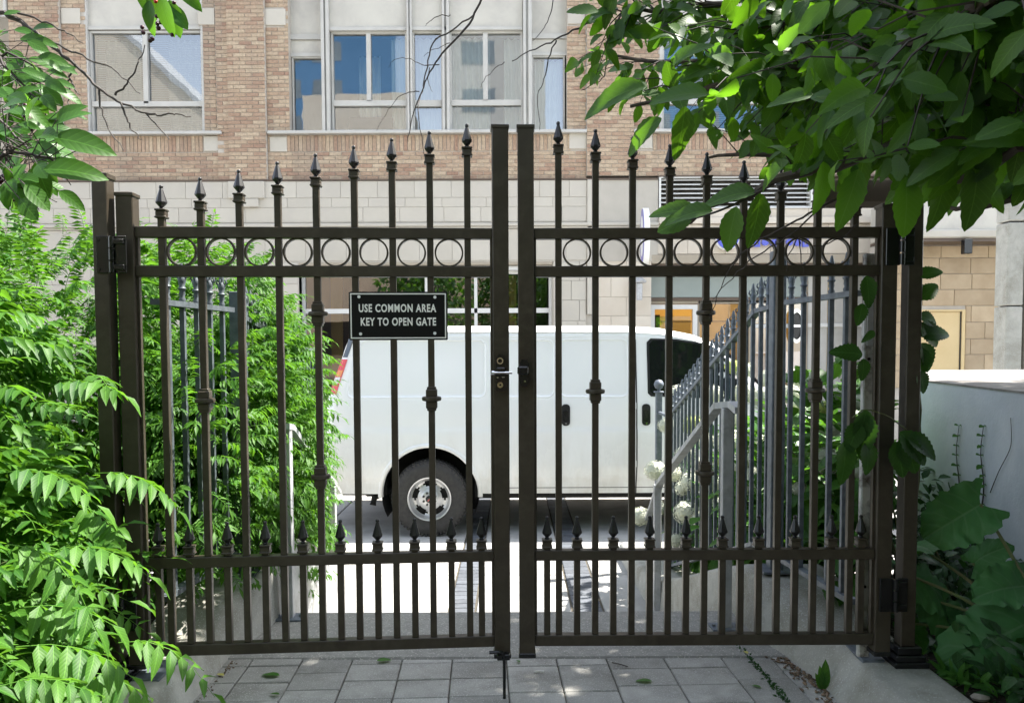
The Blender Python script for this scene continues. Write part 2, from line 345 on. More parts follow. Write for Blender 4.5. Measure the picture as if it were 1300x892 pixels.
def link(name, me, parent=None, mw=None):
    o = bpy.data.objects.new(name, me); C.objects.link(o)
    if parent is not None: o.parent = parent
    if mw is not None: o.matrix_local = mw
    return o
def tag(o, label=None, cat=None, group=None, kind=None):
    if label: o['label'] = label
    if cat: o['category'] = cat
    if group: o['group'] = group
    if kind: o['kind'] = kind
    return o
def thing(name, label, cat, loc=(0, 0, 0), rz=0.0, group=None):
    o = bpy.data.objects.new(name, None); C.objects.link(o); o.empty_display_size = 0.1
    o.location = loc; o.rotation_euler = (0, 0, rz); bpy.context.view_layer.update()
    return tag(o, label, cat, group)
def off(root): return Matrix.Translation(-Vector(root.location))      # world coordinates -> local of an unrotated root
def MBw(root):
    m = MB(); m.M = off(root); return m
def B(name, mat, parent, *a, **k): return MB().box(*a, **k).build(name, mat, parent)
def textmesh(txt, width, height, depth, mat, bold=0.0, name='lettering'):
    cu = bpy.data.curves.new('t', 'FONT'); cu.body = txt; cu.extrude = 0.02; cu.offset = bold; cu.resolution_u = 3; cu.space_character = 1.14
    o = bpy.data.objects.new('t', cu); C.objects.link(o); bpy.context.view_layer.update()
    me = bpy.data.meshes.new_from_object(o.evaluated_get(bpy.context.evaluated_depsgraph_get()))
    bpy.data.objects.remove(o)
    n = len(me.vertices); co = np.empty(n * 3, 'f'); me.vertices.foreach_get('co', co); co = co.reshape(-1, 3)
    mn, mx = co.min(0), co.max(0); sz = mx - mn
    x = (co[:, 0] - (mn[0] + mx[0]) / 2) / sz[0] * width; z = (co[:, 1] - (mn[1] + mx[1]) / 2) / sz[1] * height
    y = -(co[:, 2] - mn[2]) / max(sz[2], 1e-6) * depth
    me.vertices.foreach_set('co', np.stack([x, y, z], 1).astype('f').ravel()); me.materials.clear(); me.materials.append(mat); me.name = name
    return me

# ------------------------------------------------------------------ foliage helpers
def leaf_geo(L, W, n=6, serr=0.0, fold=0.25, droop=0.25, tip=1.0, widest=0.42, heart=0.0, wave=0.0, cols=1, base=0.0):
    """blade along +Y from the origin, normal +Z; returns verts, faces, uvs per vertex"""
    vs = []; uv = []; fs = []
    m = 2 * cols + 1
    for i in range(n + 1):
        t = i / n
        wd = (math.sin(math.pi / 2 * t / widest) ** 0.72 if t < widest else 0.80 * math.sqrt(max(0, 1 - ((t - widest) / (1 - widest)) ** 1.9)) * (1 - 0.25 * tip * ((t - widest) / (1 - widest)) ** 2) + 0.20 * (1 - (t - widest) / (1 - widest)))
        wd = max(wd, 0.02 if i in (0, n) else 0)
        if serr and 0 < i < n: wd *= 1 + (serr if i % 2 else -serr)
        y = L * t; zc = -droop * L * t * t
        for j in range(m):
            q = (j / (m - 1)) * 2 - 1
            yy = y
            if heart and t < 0.3: yy -= heart * L * abs(q) * (0.3 - t) / 0.3
            wz = wave * L * math.sin(t * 17 + q * 2.2) * abs(q) ** 2
            vs.append((q * wd * W / 2, yy, zc + abs(q) ** 1.3 * fold * wd * W / 2 + wz)); uv.append((0.5 + q * 0.5 * max(wd, .05), t))
    for i in range(n):
        for j in range(m - 1): a = i * m + j; fs.append((a, a + 1, a + m + 1, a + m))
    return vs, fs, uv
def frond_geo(L, pairs, ll, lw, droop=0.5, n=3, up=0.25):
    vs, fs, uv = [], [], []
    def put(g, T):
        o = len(vs); vs.extend([tuple(T @ Vector(v)) for v in g[0]]); fs.extend([tuple(i + o for i in f) for f in g[1]]); uv.extend(g[2])
    def pos(t): return Vector((0, L * t * (1 - 0.12 * t), L * (up * t - droop * t * t)))
    rows = 5
    for i in range(rows):
        p = pos(i / (rows - 1)); wd = 0.0022 * (1 - 0.6 * i / rows)
        vs.extend([(p.x - wd, p.y, p.z), (p.x + wd, p.y, p.z), (p.x, p.y, p.z - wd)]); uv.extend([(0.5, 0.5)] * 3)
    for i in range(rows - 1):
        a = i * 3
        for k in range(3): fs.append((a + k, a + (k + 1) % 3, a + 3 + (k + 1) % 3, a + 3 + k))
    for k in range(pairs):
        t = 0.16 + 0.80 * k / pairs; p = pos(t); s = 1 - 0.45 * abs(t - 0.42) / 0.58
        for sd in (-1, 1):
            g = leaf_geo(ll * s * random.uniform(.9, 1.08), lw * s, n, 0, 0.35, random.uniform(0.15, 0.4), 1.4, 0.33)
            T = Matrix.Translation(p) @ Euler((R(random.uniform(-38, -8)), R(sd * random.uniform(5, 35)), R(-sd * random.uniform(52, 70))), 'ZYX').to_matrix().to_4x4()
            put(g, T)
    put(leaf_geo(ll * 0.8, lw * 0.8, n, 0, 0.35, 0.4, 1.4, 0.33), Matrix.Translation(pos(0.97)) @ Euler((R(-35), 0, 0)).to_matrix().to_4x4())
    return vs, fs, uv
def geo_mesh(name, g, mat, smooth=True):
    me = bpy.data.meshes.new(name); me.from_pydata(g[0], [], g[1]); uvl = me.uv_layers.new(name='UVMap')
    li = np.empty(len(me.loops), 'i'); me.loops.foreach_get('vertex_index', li)
    uvl.data.foreach_set('uv', np.array(g[2], 'f')[li].ravel()); me.materials.append(mat)
    if smooth: me.shade_smooth()
    return me
def frame(dirv, up, roll=0.0):
    y = Vector(dirv).normalized(); x = y.cross(Vector(up))
    if x.length < 1e-3: x = y.cross(Vector((1, 0, 0)))
    x.normalize(); z = x.cross(y)
    m = Matrix((x, y, z)).transposed()
    return (m @ Matrix.Rotation(roll, 3, 'Y')).to_4x4()
def foliage(root, name, geos, items, mat, limit=300, mass='foliage', inst_name=None):
    """items: (geo index, world matrix, scale). The ones that show largest become objects, the rest one mesh."""
    meshes = [geo_mesh(name, g, mat) for g in geos]
    def score(it):
        p = proj(it[1].translation)
        if p is None or not (-40 < p[0] < 1340 and -40 < p[1] < 930): return 0
        return it[2] / p[2]
    sc_ = sorted(((score(it), k) for k, it in enumerate(items)), reverse=True)
    top = [k for s_, k in sc_[:limit] if s_ > 0]; ts = set(top)
    inv = off(root)
    for k in top:
        gi, m, s = items[k]; o = bpy.data.objects.new(name, meshes[gi]); C.objects.link(o); o.parent = root
        o.matrix_local = inv @ m @ Matrix.Scale(s, 4)
    rest = [it for k, it in enumerate(items) if k not in ts]
    if rest:
        V, L_, U = [], [], []; base = 0; counts = []
        arr = []
        for g in geos:
            a = np.array(g[0]); fl = [len(f) for f in g[1]]; idx = np.concatenate([np.array(f) for f in g[1]]); arr.append((a, np.array(fl), idx, np.array(g[2])))
        for gi, m, s in rest:
            a, fl, idx, u = arr[gi]; mm = np.array(inv @ m @ Matrix.Scale(s, 4))
            V.append(a @ mm[:3, :3].T + mm[:3, 3]); L_.append(idx + base); counts.append(fl); U.append(u[idx]); base += len(a)
        V = np.concatenate(V); L_ = np.concatenate(L_); counts = np.concatenate(counts); U = np.concatenate(U)
        me = bpy.data.meshes.new(mass); me.vertices.add(len(V)); me.vertices.foreach_set('co', V.astype('f').ravel())
        me.loops.add(len(L_)); me.loops.foreach_set('vertex_index', L_.astype('i'))
        me.polygons.add(len(counts)); st = np.concatenate([[0], np.cumsum(counts)[:-1]]); me.polygons.foreach_set('loop_start', st.astype('i'))
        me.update(calc_edges=True); uvl = me.uv_layers.new(name='UVMap'); uvl.data.foreach_set('uv', U.astype('f').ravel())
        me.materials.append(mat); me.shade_smooth(); o = link(mass, me, root); o['kind'] = 'stuff'
def rdir(): 
    while True:
        v = Vector((random.uniform(-1, 1), random.uniform(-1, 1), random.uniform(-1, 1)))
        if 0.05 < v.length < 1: return v.normalized()
def smoothpath(pts, n=4, jit=0.0):
    out = []
    for i in range(len(pts) - 1):
        a, b = Vector(pts[i]), Vector(pts[i + 1]); p = Vector(pts[i - 1]) if i else a; q = Vector(pts[i + 2]) if i + 2 < len(pts) else b
        for k in range(n):
            t = k / n
            v = 0.5 * ((2 * a) + (b - p) * t + (2 * p - 5 * a + 4 * b - q) * t * t + (3 * a - p - 3 * b + q) * t ** 3)
            out.append(v + rdir() * jit if jit else v)
    out.append(Vector(pts[-1])); return out

# ================================================================== THE SETTING
ZS = -0.554                                            # street level
g = MB()
g.add([(-300, -300, ZS - .02), (300, -300, ZS - .02), (300, 300, ZS - .02), (-300, 300, ZS - .02)], [(0, 1, 2, 3)])
tag(g.build('ground', M['walk'], fix=False), kind='structure')
# street-level walk: concrete slabs and two bands of dark clay pavers
walk = MB().box(-14, 14, 3.9, 12.6, ZS - .3, ZS - .012).build('walkway', M['sand']); tag(walk, kind='structure')
slabs = [(-14, -0.47), (-0.27, 0.43), (0.66, 14)]
for (a, b) in slabs:
    xs = [a + 0.0]; 
    while xs[-1] < b - 1.6: xs.append(xs[-1] + 1.5)
    xs[-1:] = [xs[-1]]; xs.append(b)
    ys = [4.0, 5.2, 6.4, 7.6, 9.0, 10.8, 12.6]
    for x0, x1 in zip(xs, xs[1:]):
        for y0, y1 in zip(ys, ys[1:]):
            if x1 < -7 or x0 > 7: continue
            link('slab', MB().box(x0 + .006, x1 - .006, y0 + .006, y1 - .006, ZS - .1, ZS, b=.006).mesh('slab', M['walk']), walk)
me = MB().box(-.094, .094, -.044, .044, -.05, 0, b=.004).mesh('paver', M['band'])
rest = MB()
for (a, b) in ((-0.465, -0.275), (0.435, 0.655)):
    y = 4.1
    while y < 10.5:
        if y < 9: o = link('paver', me, walk, Matrix.Translation(((a + b) / 2, y, ZS + random.uniform(-.002, .002))) @ Matrix.Diagonal(((b - a) / .2, 1, 1, 1)))
        else: rest.box(a, b, y - .044, y + .044, ZS - .04, ZS)
        y += .096
tag(rest.build('pavers', M['band'], walk), kind='stuff')
# landing and steps
stairs = MB().box(-1.35, 1.2, 3.30, 3.89, -.6, .006, b=.01).build('landing', M['agg']); tag(stairs, kind='structure')
for k in range(3):
    MB().box(-1.35, 1.2, 3.892 + .31 * k, 3.888 + .31 * (k + 1), -.62, -.14 * (k + 1) + .004, b=.01).build('step', M['agg'], stairs)
# paver path on the near side of the gate
path = MB().box(-1.32, 1.32, -3, 3.299, -.3, -.012).build('path', M['sand']); tag(path, kind='structure')
rot = Matrix.Rotation(R(2.2), 4, 'Z')
items = []
cols = [(.217, .165, 0)] * 3 + [(.217, .165, .0)] * 3 + [(.235, .165, .0)] + [(.217, .25, .03), (.217, .25, .03), (.25, .165, .06), (.25, .165, .06), (.217, .25, .11), (.30, .165, .02)]
x = -1.44
for (wd, h0, ph_) in cols:
    y = 3.46 + ph_ if ph_ else 3.46
    while y > 1.0:
        h = h0 * (1.5 if h0 < .2 and random.random() < .10 else 1)
        c = rot @ Vector((x + wd / 2, y - h / 2 - .02, 0))
        if -1.34 < c.x < 1.34 and c.y < 3.45: items.append((c, wd, h))
        y -= h
    x += wd
cache = {}
for c, wd, h in items:
    k = (wd, h)
    if k not in cache: cache[k] = MB().box(-wd / 2 + .0022, wd / 2 - .0022, -h / 2 + .0022, h / 2 - .0022, -.06, 0, b=.004).mesh('paver', M['paver'])
    T = Matrix.Translation((c.x, c.y, random.uniform(-.0025, .0015))) @ Euler((R(random.uniform(-.4, .4)), R(random.uniform(-.4, .4)), R(2.2))).to_matrix().to_4x4()
    link('paver', cache[k], path, T)
far = MB()
for i in range(-6, 6):
    for j in range(14): far.box(i * .217 + .003, i * .217 + .214, 1.0 - j * .217 - .214, 1.0 - j * .217, -.06, 0)
tag(far.build('pavers', M['paver'], path), kind='stuff')
# garden beds
def bed(name, x0, x1, zf, ya=-3, yb=7.2):
    rows = []
    ys = np.linspace(ya, yb, 60); xs = np.linspace(x0, x1, 40)
    for y in ys: rows.append([(x, y, zf(x, y) + random.uniform(-.012, .012)) for x in xs])
    m = MB(); m.grid(rows); o = m.build(name, M['soil'], smooth=True, fix=False, angle=180); tag(o, kind='structure'); return o
def zdown(y, z0, z1=-.56): t = min(1, max(0, (y - 3.7) / 2.6)); return z0 + (z1 - z0) * t
bed('soil_left', -6, -1.52, lambda x, y: zdown(y, .08))
bed('soil_right', 1.56, 7, lambda x, y: zdown(y, .10) if x < 6 else -.2)

# ------------------------------------------------------------------ concrete curbs
def curb(name, label, sgn, st, parent=None):
    root = thing(name, label, 'concrete curb', (sgn * 1.4, 2.9, 0)); m = MBw(root); rows = []
    for (y, xi_b, xi_t, xo, zt, zb) in st:
        pr = [(xi_b, zb), (xi_b + .01, zb + .02), (xi_t - .012, zt - .03), (xi_t + .004, zt - .008), (xi_t + .03, zt), (xo - .03, zt), (xo - .005, zt - .01), (xo, zt - .035), (xo, zb - .3), (xi_b, zb - .3)]
        rows.append([(sgn * a, y, z) for a, z in pr] + [(sgn * pr[0][0], y, pr[0][1])])
    m.grid(rows); m.add([p for p in rows[0][:-1]], [list(range(10))]); m.add([p for p in rows[-1][:-1]], [list(range(10))[::-1]])
    m.build('concrete_body', M['conc'], root, smooth=True, angle=40); return root
def st_interp(ks, n=26):
    out = []; ys = np.linspace(ks[0][0], ks[-1][0], n)
    A = np.array(ks)
    for y in ys: out.append((y,) + tuple(np.interp(y, A[:, 0], A[:, i]) for i in range(1, A.shape[1])))
    return out
rc = curb('concrete_curb', 'low weathered concrete curb under the right gate post, humped by the stairs', 1, st_interp([
    (0.2, 1.235, 1.33, 1.59, .135, -.02), (3.05, 1.225, 1.325, 1.585, .135, -.02), (3.3, 1.18, 1.25, 1.58, .17, -.02), (3.5, 1.12, 1.17, 1.56, .245, -.02),
    (3.8, 1.10, 1.14, 1.55, .27, -.02), (4.2, 1.08, 1.12, 1.50, .14, -.2), (5.0, 1.02, 1.06, 1.45, -.16, -.5), (5.7, .98, 1.02, 1.42, -.38, -.58), (7.0, .95, .99, 1.40, -.43, -.58)], 50))
lc = curb('concrete_curb', 'low sunlit concrete curb beneath the left gate post, beside the feathery shrub', -1, st_interp([
    (0.2, 1.20, 1.27, 1.56, .135, -.02), (3.1, 1.22, 1.28, 1.56, .135, -.02), (3.35, 1.24, 1.30, 1.56, .20, -.02), (3.6, 1.17, 1.20, 1.55, .27, -.02),
    (3.9, 1.15, 1.18, 1.55, .28, -.02), (4.3, 1.17, 1.20, 1.55, .1, -.2), (5.0, 1.24, 1.28, 1.6, -.16, -.5), (5.7, 1.28, 1.30, 1.62, -.38, -.58), (7.0, 1.32, 1.36, 1.66, -.43, -.58)], 50))
for root, px in ((rc, 1), (lc, -1)):
    x0, x1 = (1.345, 1.43) if px > 0 else (-1.40, -1.30)
    m = MB().box(x0, x1, 2.78 if px < 0 else 2.92, 2.96 if px < 0 else 3.14, .130, .143, b=.002); m.M = Matrix.Identity(4)
    o = m.build('steel_plate', M['galv'], root); o.matrix_local = off(root)
    o = MB().lathe([(.012, 0), (.012, .008), (.004, .012)], 8, ((x0 + x1) / 2, 2.90 if px < 0 else 3.02, .143)).build('bolt', M['galv'], root); o.matrix_local = off(root)

# ------------------------------------------------------------------ right retaining wall
rw = thing('retaining_wall', 'blue grey painted retaining wall behind the big burdock leaves', 'wall', (2.4, 4.0, -.1))
poly = [(2.08, 2.4), (2.20, 3.33), (2.39, 4.57), (3.30, 6.3), (7.5, 6.3), (7.5, 2.4)]
MBw(rw).prism(poly, -.4, 1.142, 'XY').build('wall_face', M['greywall'], rw)
MBw(rw).prism([(2.078, 2.4), (2.196, 3.33), (2.386, 4.575), (3.29, 6.31), (7.5, 6.31), (7.5, 2.4)], 1.142, 1.152, 'XY').build('wall_top', M['walltop'], rw)

# ================================================================== BUILDING
YF = 13.5
def FX(px, Y=YF): return P(px, 170, Y).x
def FZ(py, Y=YF): return P(500, py, Y).z
bd = thing('brick_building', 'tan and pink brick building with stone base across the lane', 'building', (0, YF, ZS))
OB = off(bd)
def BB(name, mat, x0, x1, y0, y1, z0, z1, b=0, parent=None):
    m = MB(); m.M = OB; m.box(x0, x1, y0, y1, z0, z1, b); return m.build(name, mat, parent or bd)
ZT = FZ(-45)
# backing walls (mortar) round the openings
def back(px0, px1, pyt, pyb, d=0.0): 
    return BB('wall', M['mortar'], FX(px0), FX(px1), YF + .012 + d, YF + .45, FZ(pyb), FZ(pyt) if pyt > -40 else ZT)
brick_items = []
BW, BH, PW, PH = .203, .057, .213, .067
def bricks(px0, px1, pyt, pyb, d=0.0, soldier=False):
    x0, x1, zb, zt = FX(px0), FX(px1), FZ(pyb), FZ(pyt) if pyt > -40 else ZT
    if soldier:
        nx = max(1, round((x1 - x0) / PH)); p = (x1 - x0) / nx
        for i in range(nx): brick_items.append((x0 + (i + .5) * p, YF + d, (zb + zt) / 2, p - .01, zt - zb - .01))
        return
    nz = max(1, int((zt - zb) / PH + .3)); ph = (zt - zb) / nz
    for j in range(nz):
        z = zb + (j + .5) * ph; x = x0 - (PW / 2 if j % 2 else 0)
        while x < x1 - .01:
            a, b = max(x, x0), min(x + PW, x1)
            if b - a > .03: brick_items.append(((a + b) / 2, YF + d, z, b - a - .01, ph - .011))
            x += PW
RE = .06
for (a, b, t, bo, d) in [(-120, -0, -45, 227, 0.5), (15, 79, -45, 227, 0), (79, 110, -45, 170, RE), (258, 275, -45, 170, RE), (275, 290, -45, 227, .03), (290, 338, -45, 227, 0),
                         (338, 367, -45, 170, RE), (720, 745, -45, 170, RE), (745, 805, -45, 224, 0), (805, 838, -45, 170, RE), (988, 1018, -45, 170, RE),
                         (1018, 1080, -45, 224, 0), (1080, 1110, -45, 170, RE), (1258, 1400, -45, 224, RE)]:
    back(a, b, t, bo, d); bricks(a, b, t, bo, d)
for (a, b, bo) in [(79, 275, 227), (338, 745, 227), (805, 1018, 224), (1080, 1258, 224)]:
    back(a, b, 169, bo, RE); bricks(a, b, 170, 191, RE, True); bricks(a, b, 191.5, bo, RE)
# bricks as objects (the largest 300) and the rest in one mesh
blocks_x = [(80, 104, 7, 27), (253, 274, 8, 29), (338, 364, 9, 30), (721, 743, 10, 30), (83, 106, 171, 190), (257, 280, 171, 190), (341, 363, 172, 191), (723, 745, 167.5, 189),
            (807, 829, 171, 189), (806, 829, 8, 29), (990, 1015, 8, 29), (995, 1018, 171, 189)]
holes = [(FX(a), FX(b), FZ(d), FZ(c)) for a, b, c, d in blocks_x]
brick_items = [b for b in brick_items if not any(h[0] < b[0] < h[1] and h[2] < b[2] < h[3] for h in holes)]
def bscore(b):
    p = proj((b[0], b[1], b[2])); 
    if not (5 < p[0] < 1000 and 0 < p[1] < 226): return 9e9
    return (p[0] - 420) ** 2 * 0.3 + (p[1] - 200) ** 2 * 4 - (b[3] > .18) * 1e5
brick_items.sort(key=bscore)
unit = MB().box(-.5, .5, 0, .06, -.5, .5).mesh('brick', M['brick'])
for b in brick_items[:300]:
    link('brick', unit, bd, OB @ Matrix.Translation((b[0], b[1] + random.uniform(-.001, .002), b[2])) @ Matrix.Diagonal((b[3], 1, b[4], 1)))
m = MB(); m.M = OB
for b in brick_items[300:]:
    dy = random.uniform(-.001, .002); m.box(b[0] - b[3] / 2, b[0] + b[3] / 2, b[1] + dy, b[1] + .06, b[2] - b[4] / 2, b[2] + b[4] / 2)
tag(m.build('bricks', M['brick'], bd, fix=False), kind='stuff')
for a, b, c, d in blocks_x: BB('stone_block', M['stone'], FX(a), FX(b), YF - .012 + RE, YF + .2, FZ(d), FZ(c), b=.006)
# sills
for a, b in ((82, 281), (340, 745), (805, 1018), (1080, 1258)):
    BB('sill', M['frame'], FX(a), FX(b), YF - .03, YF + .2, FZ(169.5), FZ(165.5), b=.006)
# upper storeys that stand above the frame
BB('upper_wall', M['brick'], -16, 16, YF + .05, YF + 8, ZT + .01, ZT + 3.5)
BB('side_wall', M['brick'], -16, FX(-121), YF + .05, YF + 8, ZS - .1, ZT)
BB('side_wall', M['brick'], FX(1401), 16, YF + .05, YF + 8, ZS - .1, ZT)
BB('coping', M['stone'], -16.1, 16.1, YF - .05, YF + 8.1, ZT + 3.5, ZT + 3.7, b=.02)
BB('rear_wall', M['room'], -15.9, 15.9, YF + 3.2, YF + 3.4, ZS, ZT)
BB('inner_floor', M['room'], -15.9, 15.9, YF + .46, YF + 3.2, FZ(214), FZ(206))
# windows
def curtain(x0, x1, z0, z1, y, parent, amp=.035, pitch=.11, gaps=0.0):
    n = max(8, int((x1 - x0) / pitch * 6)); rows = []
    for z in (z0, (z0 + z1) / 2, z1):
        rows.append([(x0 + (x1 - x0) * i / n, y + amp * math.sin(i * 1.05 + .6 * math.sin(i * .37)) + .01 * math.sin(z * 3 + i), z) for i in range(n + 1)])
    m = MB(); m.M = OB; m.grid(rows); return m.build('curtain', M['curtain'], parent, smooth=True, fix=False, angle=180)
def blind(x0, x1, z0, z1, y, parent):
    m = MB(); m.M = OB; z = z0
    while z < z1: m.add([(x0, y, z), (x1, y, z), (x1, y + .018, z + .022), (x0, y + .018, z + .022)], [(0, 1, 2, 3)]); z += .032
    return tag(m.build('blind', M['blind'], parent, fix=False), kind='stuff')
def winframe(name, px0, px1, pyt, pyb, panes, d=.16, fw=2.6, bars=(), mat='frame', gl='glass', parent=None):
    """frame of bars round px rectangles (panes); each pane its own child"""
    x0, x1, z0, z1 = FX(px0), FX(px1), FZ(pyb), FZ(pyt); t = fw * .0137
    m = MB(); m.M = OB; y0, y1 = YF + d - .03, YF + d + .05
    m.box(x0, x0 + t, y0, y1, z0, z1); m.box(x1 - t, x1, y0, y1, z0, z1)
    m.box(x0 + t, x1 - t, y0, y1, z1 - t, z1); m.box(x0 + t, x1 - t, y0, y1, z0, z0 + t)
    for (a, b, c, e) in bars: m.box(FX(a), FX(b), y0 - .012, y1 - .002, FZ(e), FZ(c))
    fr = m.build('window', M[mat], parent or bd)
    for (a, b, c, e) in panes:
        q = MB(); q.M = OB; Y = YF + d + .02
        q.add([(FX(a), Y, FZ(e)), (FX(b), Y, FZ(e)), (FX(b), Y, FZ(c)), (FX(a), Y, FZ(c))], [(0, 1, 2, 3)]); q.build('pane', M[gl], fr, fix=False)
    return fr
def unitA(o, left=True):
    BB('metal_panel', M['panel'], FX(109 + o), FX(253 + o), YF + .13, YF + .2, FZ(28), ZT)
    BB('head_flashing', M['frame'], FX(109 + o), FX(257 + o), YF + .10, YF + .2, FZ(33), FZ(28.5))
    BB('jamb', M['frame'], FX(108 + o), FX(111.5 + o), YF + .07, YF + .3, FZ(165), ZT); BB('jamb', M['frame'], FX(255.5 + o), FX(259 + o), YF + .07, YF + .3, FZ(165), ZT)
    fr = winframe('window', 112 + o, 256 + o, 34, 165, [(114 + o, 180 + o, 37, 125), (185 + o, 253 + o, 37, 125), (115 + o, 254 + o, 131, 163)],
                  bars=[(179.5 + o, 185.5 + o, 36, 127), (113 + o, 255 + o, 124.5, 131)])
    blind(FX(115 + o), FX(252 + o), FZ(163), FZ(37), YF + .27, fr)
    curtain(FX(118 + o), FX(165 + o), FZ(163), FZ(37), YF + .5, fr); curtain(FX(200 + o), FX(250 + o), FZ(163), FZ(37), YF + .5, fr)
unitA(0); unitA(730); unitA(1001)
# bay of windows
for a, b in ((377, 408.5), (677, 715)): pass
BB('metal_panel', M['panel'], FX(367), FX(409), YF + .22, YF + .3, FZ(37), ZT)
BB('metal_panel', M['panel'], FX(367), FX(409), YF + .22, YF + .3, FZ(61), FZ(44.5))
BB('rail', M['frame'], FX(367), FX(409), YF + .19, YF + .3, FZ(44), FZ(37.5)); BB('rail', M['frame'], FX(367), FX(409), YF + .19, YF + .3, FZ(66), FZ(61.5))
BB('metal_panel', M['panel'], FX(676), FX(720), YF + .22, YF + .3, FZ(37), ZT)
BB('metal_panel', M['panel'], FX(676), FX(720), YF + .22, YF + .3, FZ(61), FZ(44.5))
BB('rail', M['frame'], FX(676), FX(720), YF + .19, YF + .3, FZ(44), FZ(37.5)); BB('rail', M['frame'], FX(676), FX(720), YF + .19, YF + .3, FZ(66), FZ(61.5))
winframe('window', 368, 410, 66, 168, [(371, 408, 69, 167)], d=.24, fw=1.8)
f2 = winframe('window', 676, 718, 66, 168, [(678, 716, 69, 167)], d=.24, fw=1.8)
curtain(FX(680), FX(715), FZ(166), FZ(67), YF + .42, f2)
for a, b in ((419, 517), (524, 561.5), (571, 664)): BB('metal_panel', M['panel'], FX(a), FX(b), YF + .08, YF + .2, FZ(32), ZT, b=.004)
for a, b in ((409, 413), (415, 419), (517.5, 520), (521.5, 524), (562, 565), (567.5, 571), (664.5, 668), (671, 675.5)):
    BB('mullion', M['frame'], FX(a), FX(b), YF + .0, YF + .28, FZ(166), ZT, b=.005)
for a, b in ((413, 415), (520, 521.5), (565, 567.5), (668, 671)): BB('mullion', M['frame'], FX(a), FX(b), YF + .05, YF + .28, FZ(166), ZT)
BB('head_flashing', M['frame'], FX(419), FX(664), YF + .05, YF + .2, FZ(37), FZ(32.5), b=.004)
f = winframe('window', 420, 517, 37, 165, [(422.5, 465.5, 39.5, 125), (470, 515, 39.5, 125), (423, 515, 132, 163)], d=.14, bars=[(465, 470.5, 39, 126), (422, 516, 125, 132)])
curtain(FX(494), FX(515), FZ(163), FZ(39), YF + .36, f); BB('air_conditioner', M['dark'], FX(438), FX(495), YF + .30, YF + .7, FZ(163), FZ(142), b=.01, parent=f)
f = winframe('window', 524, 562, 37, 165, [(526.5, 560, 39.5, 125), (526.5, 560, 133, 163)], d=.14, fw=2, bars=[(526, 560, 125, 133)])
curtain(FX(526), FX(561), FZ(163), FZ(39), YF + .36, f)
f = winframe('window', 571, 664, 37, 165, [(573.5, 614, 39.5, 125), (619, 661.5, 39.5, 125), (573.5, 661.5, 132, 163)], d=.14, bars=[(613.5, 619.5, 39, 126), (573, 662, 125, 132)])
curtain(FX(573), FX(622), FZ(163), FZ(39), YF + .36, f); curtain(FX(640), FX(662), FZ(163), FZ(39), YF + .4, f)
for a, b in ((440, 470), (520, 530)): curtain(FX(a), FX(b), FZ(163), FZ(39), YF + 1.2, bd)
# far-left window fragment
winframe('window', -60, 14, -45, 20, [(-30, 11, -45, 15)], d=-.0, fw=3)
# flashing under the bricks
BB('flashing', M['flash'], FX(-20), FX(836), YF - .015, YF + .2, FZ(229.3), FZ(227.4))
BB('flashing', M['flash'], FX(836), FX(1400), YF - .015, YF + .2, FZ(226.3), FZ(224.4))
# stone blocks of the base, each with open joints
BB('stone_backing', M['stonemortar'], FX(-160), FX(376), YF + .008, YF + .5, ZS - .1, FZ(229.5)); BB('stone_backing', M['stonemortar'], FX(376), FX(836), YF + .008, YF + .45, FZ(333), FZ(229.5))
BB('stone_backing', M['stonemortar'], FX(700.5), FX(828), YF + .034, YF + .5, ZS - .1, FZ(333.5)); BB('stone_backing', M['stonemortar'], FX(836.5), FX(1400), YF + .06, YF + .5, FZ(330), FZ(266))
def stones(px0, px1, rows, wpx, mat='stone', d=0.0, skip=()):
    for j, (t, b) in enumerate(rows):
        x = px0 - (wpx * .45 if j % 2 else 0)
        while x < px1 - 3:
            wp = wpx * random.choice([1, 1, .8, 1.2]); a, c = max(x, px0), min(x + wp, px1)
            if px1 - c < 8: c = px1; 
            if c - a > 4 and not any(s[0] < (a + c) / 2 < s[1] and s[2] < (t + b) / 2 < s[3] for s in skip):
                BB('stone_block', M[mat], FX(a) + .003, FX(c) - .003, YF + d - .002 + random.uniform(-.002, .002), YF + .1 + d, FZ(b) + .0025, FZ(t) - .0025, b=.003)
            x = c if c < px1 else px1 + 1
base_rows = [(229.5, 251), (251, 263), (263, 282)]
stones(-20, 745, base_rows, 47); stones(752, 836, base_rows, 42, 'warmstone', .02); BB('stone_block', M['stone'], FX(745.5), FX(751.5), YF - .03, YF + .1, FZ(400), FZ(229.5), b=.004)
stones(-20, 745, [(291, 331)], 52); stones(752, 828, [(291, 327)], 40, 'warmstone', .02)
BB('string_course', M['stone'], FX(-20), FX(836), YF - .06, YF + .1, FZ(288), FZ(284), b=.008); BB('string_course', M['stone'], FX(-20), FX(836), YF - .03, YF + .1, FZ(290.5), FZ(288.2), b=.004)
BB('string_course', M['warmstone'], FX(836.5), FX(1400), YF - .05, YF + .1, FZ(286), FZ(278), b=.008)
stones(836, 1270, [(266.5, 277.5), (286.5, 304), (304, 324)], 48, 'warmstone', .01)
BB('keystone', M['stone'], FX(289), FX(335), YF - .05, YF + .05, FZ(251.5), FZ(230), b=.008); BB('keystone', M['stone'], FX(302), FX(327), YF - .05, YF + .05, FZ(262.5), FZ(252), b=.008)
stones(702, 744, [(333, 357), (357, 382), (382, 408), (408, 440), (440, 480)], 42); stones(752, 828, [(329, 351), (351, 378), (378, 402), (402, 426), (426, 455), (455, 490)], 44, 'warmstone', .02)
stones(-20, 375, [(333, 360), (360, 387), (387, 414), (414, 441), (441, 470)], 50)
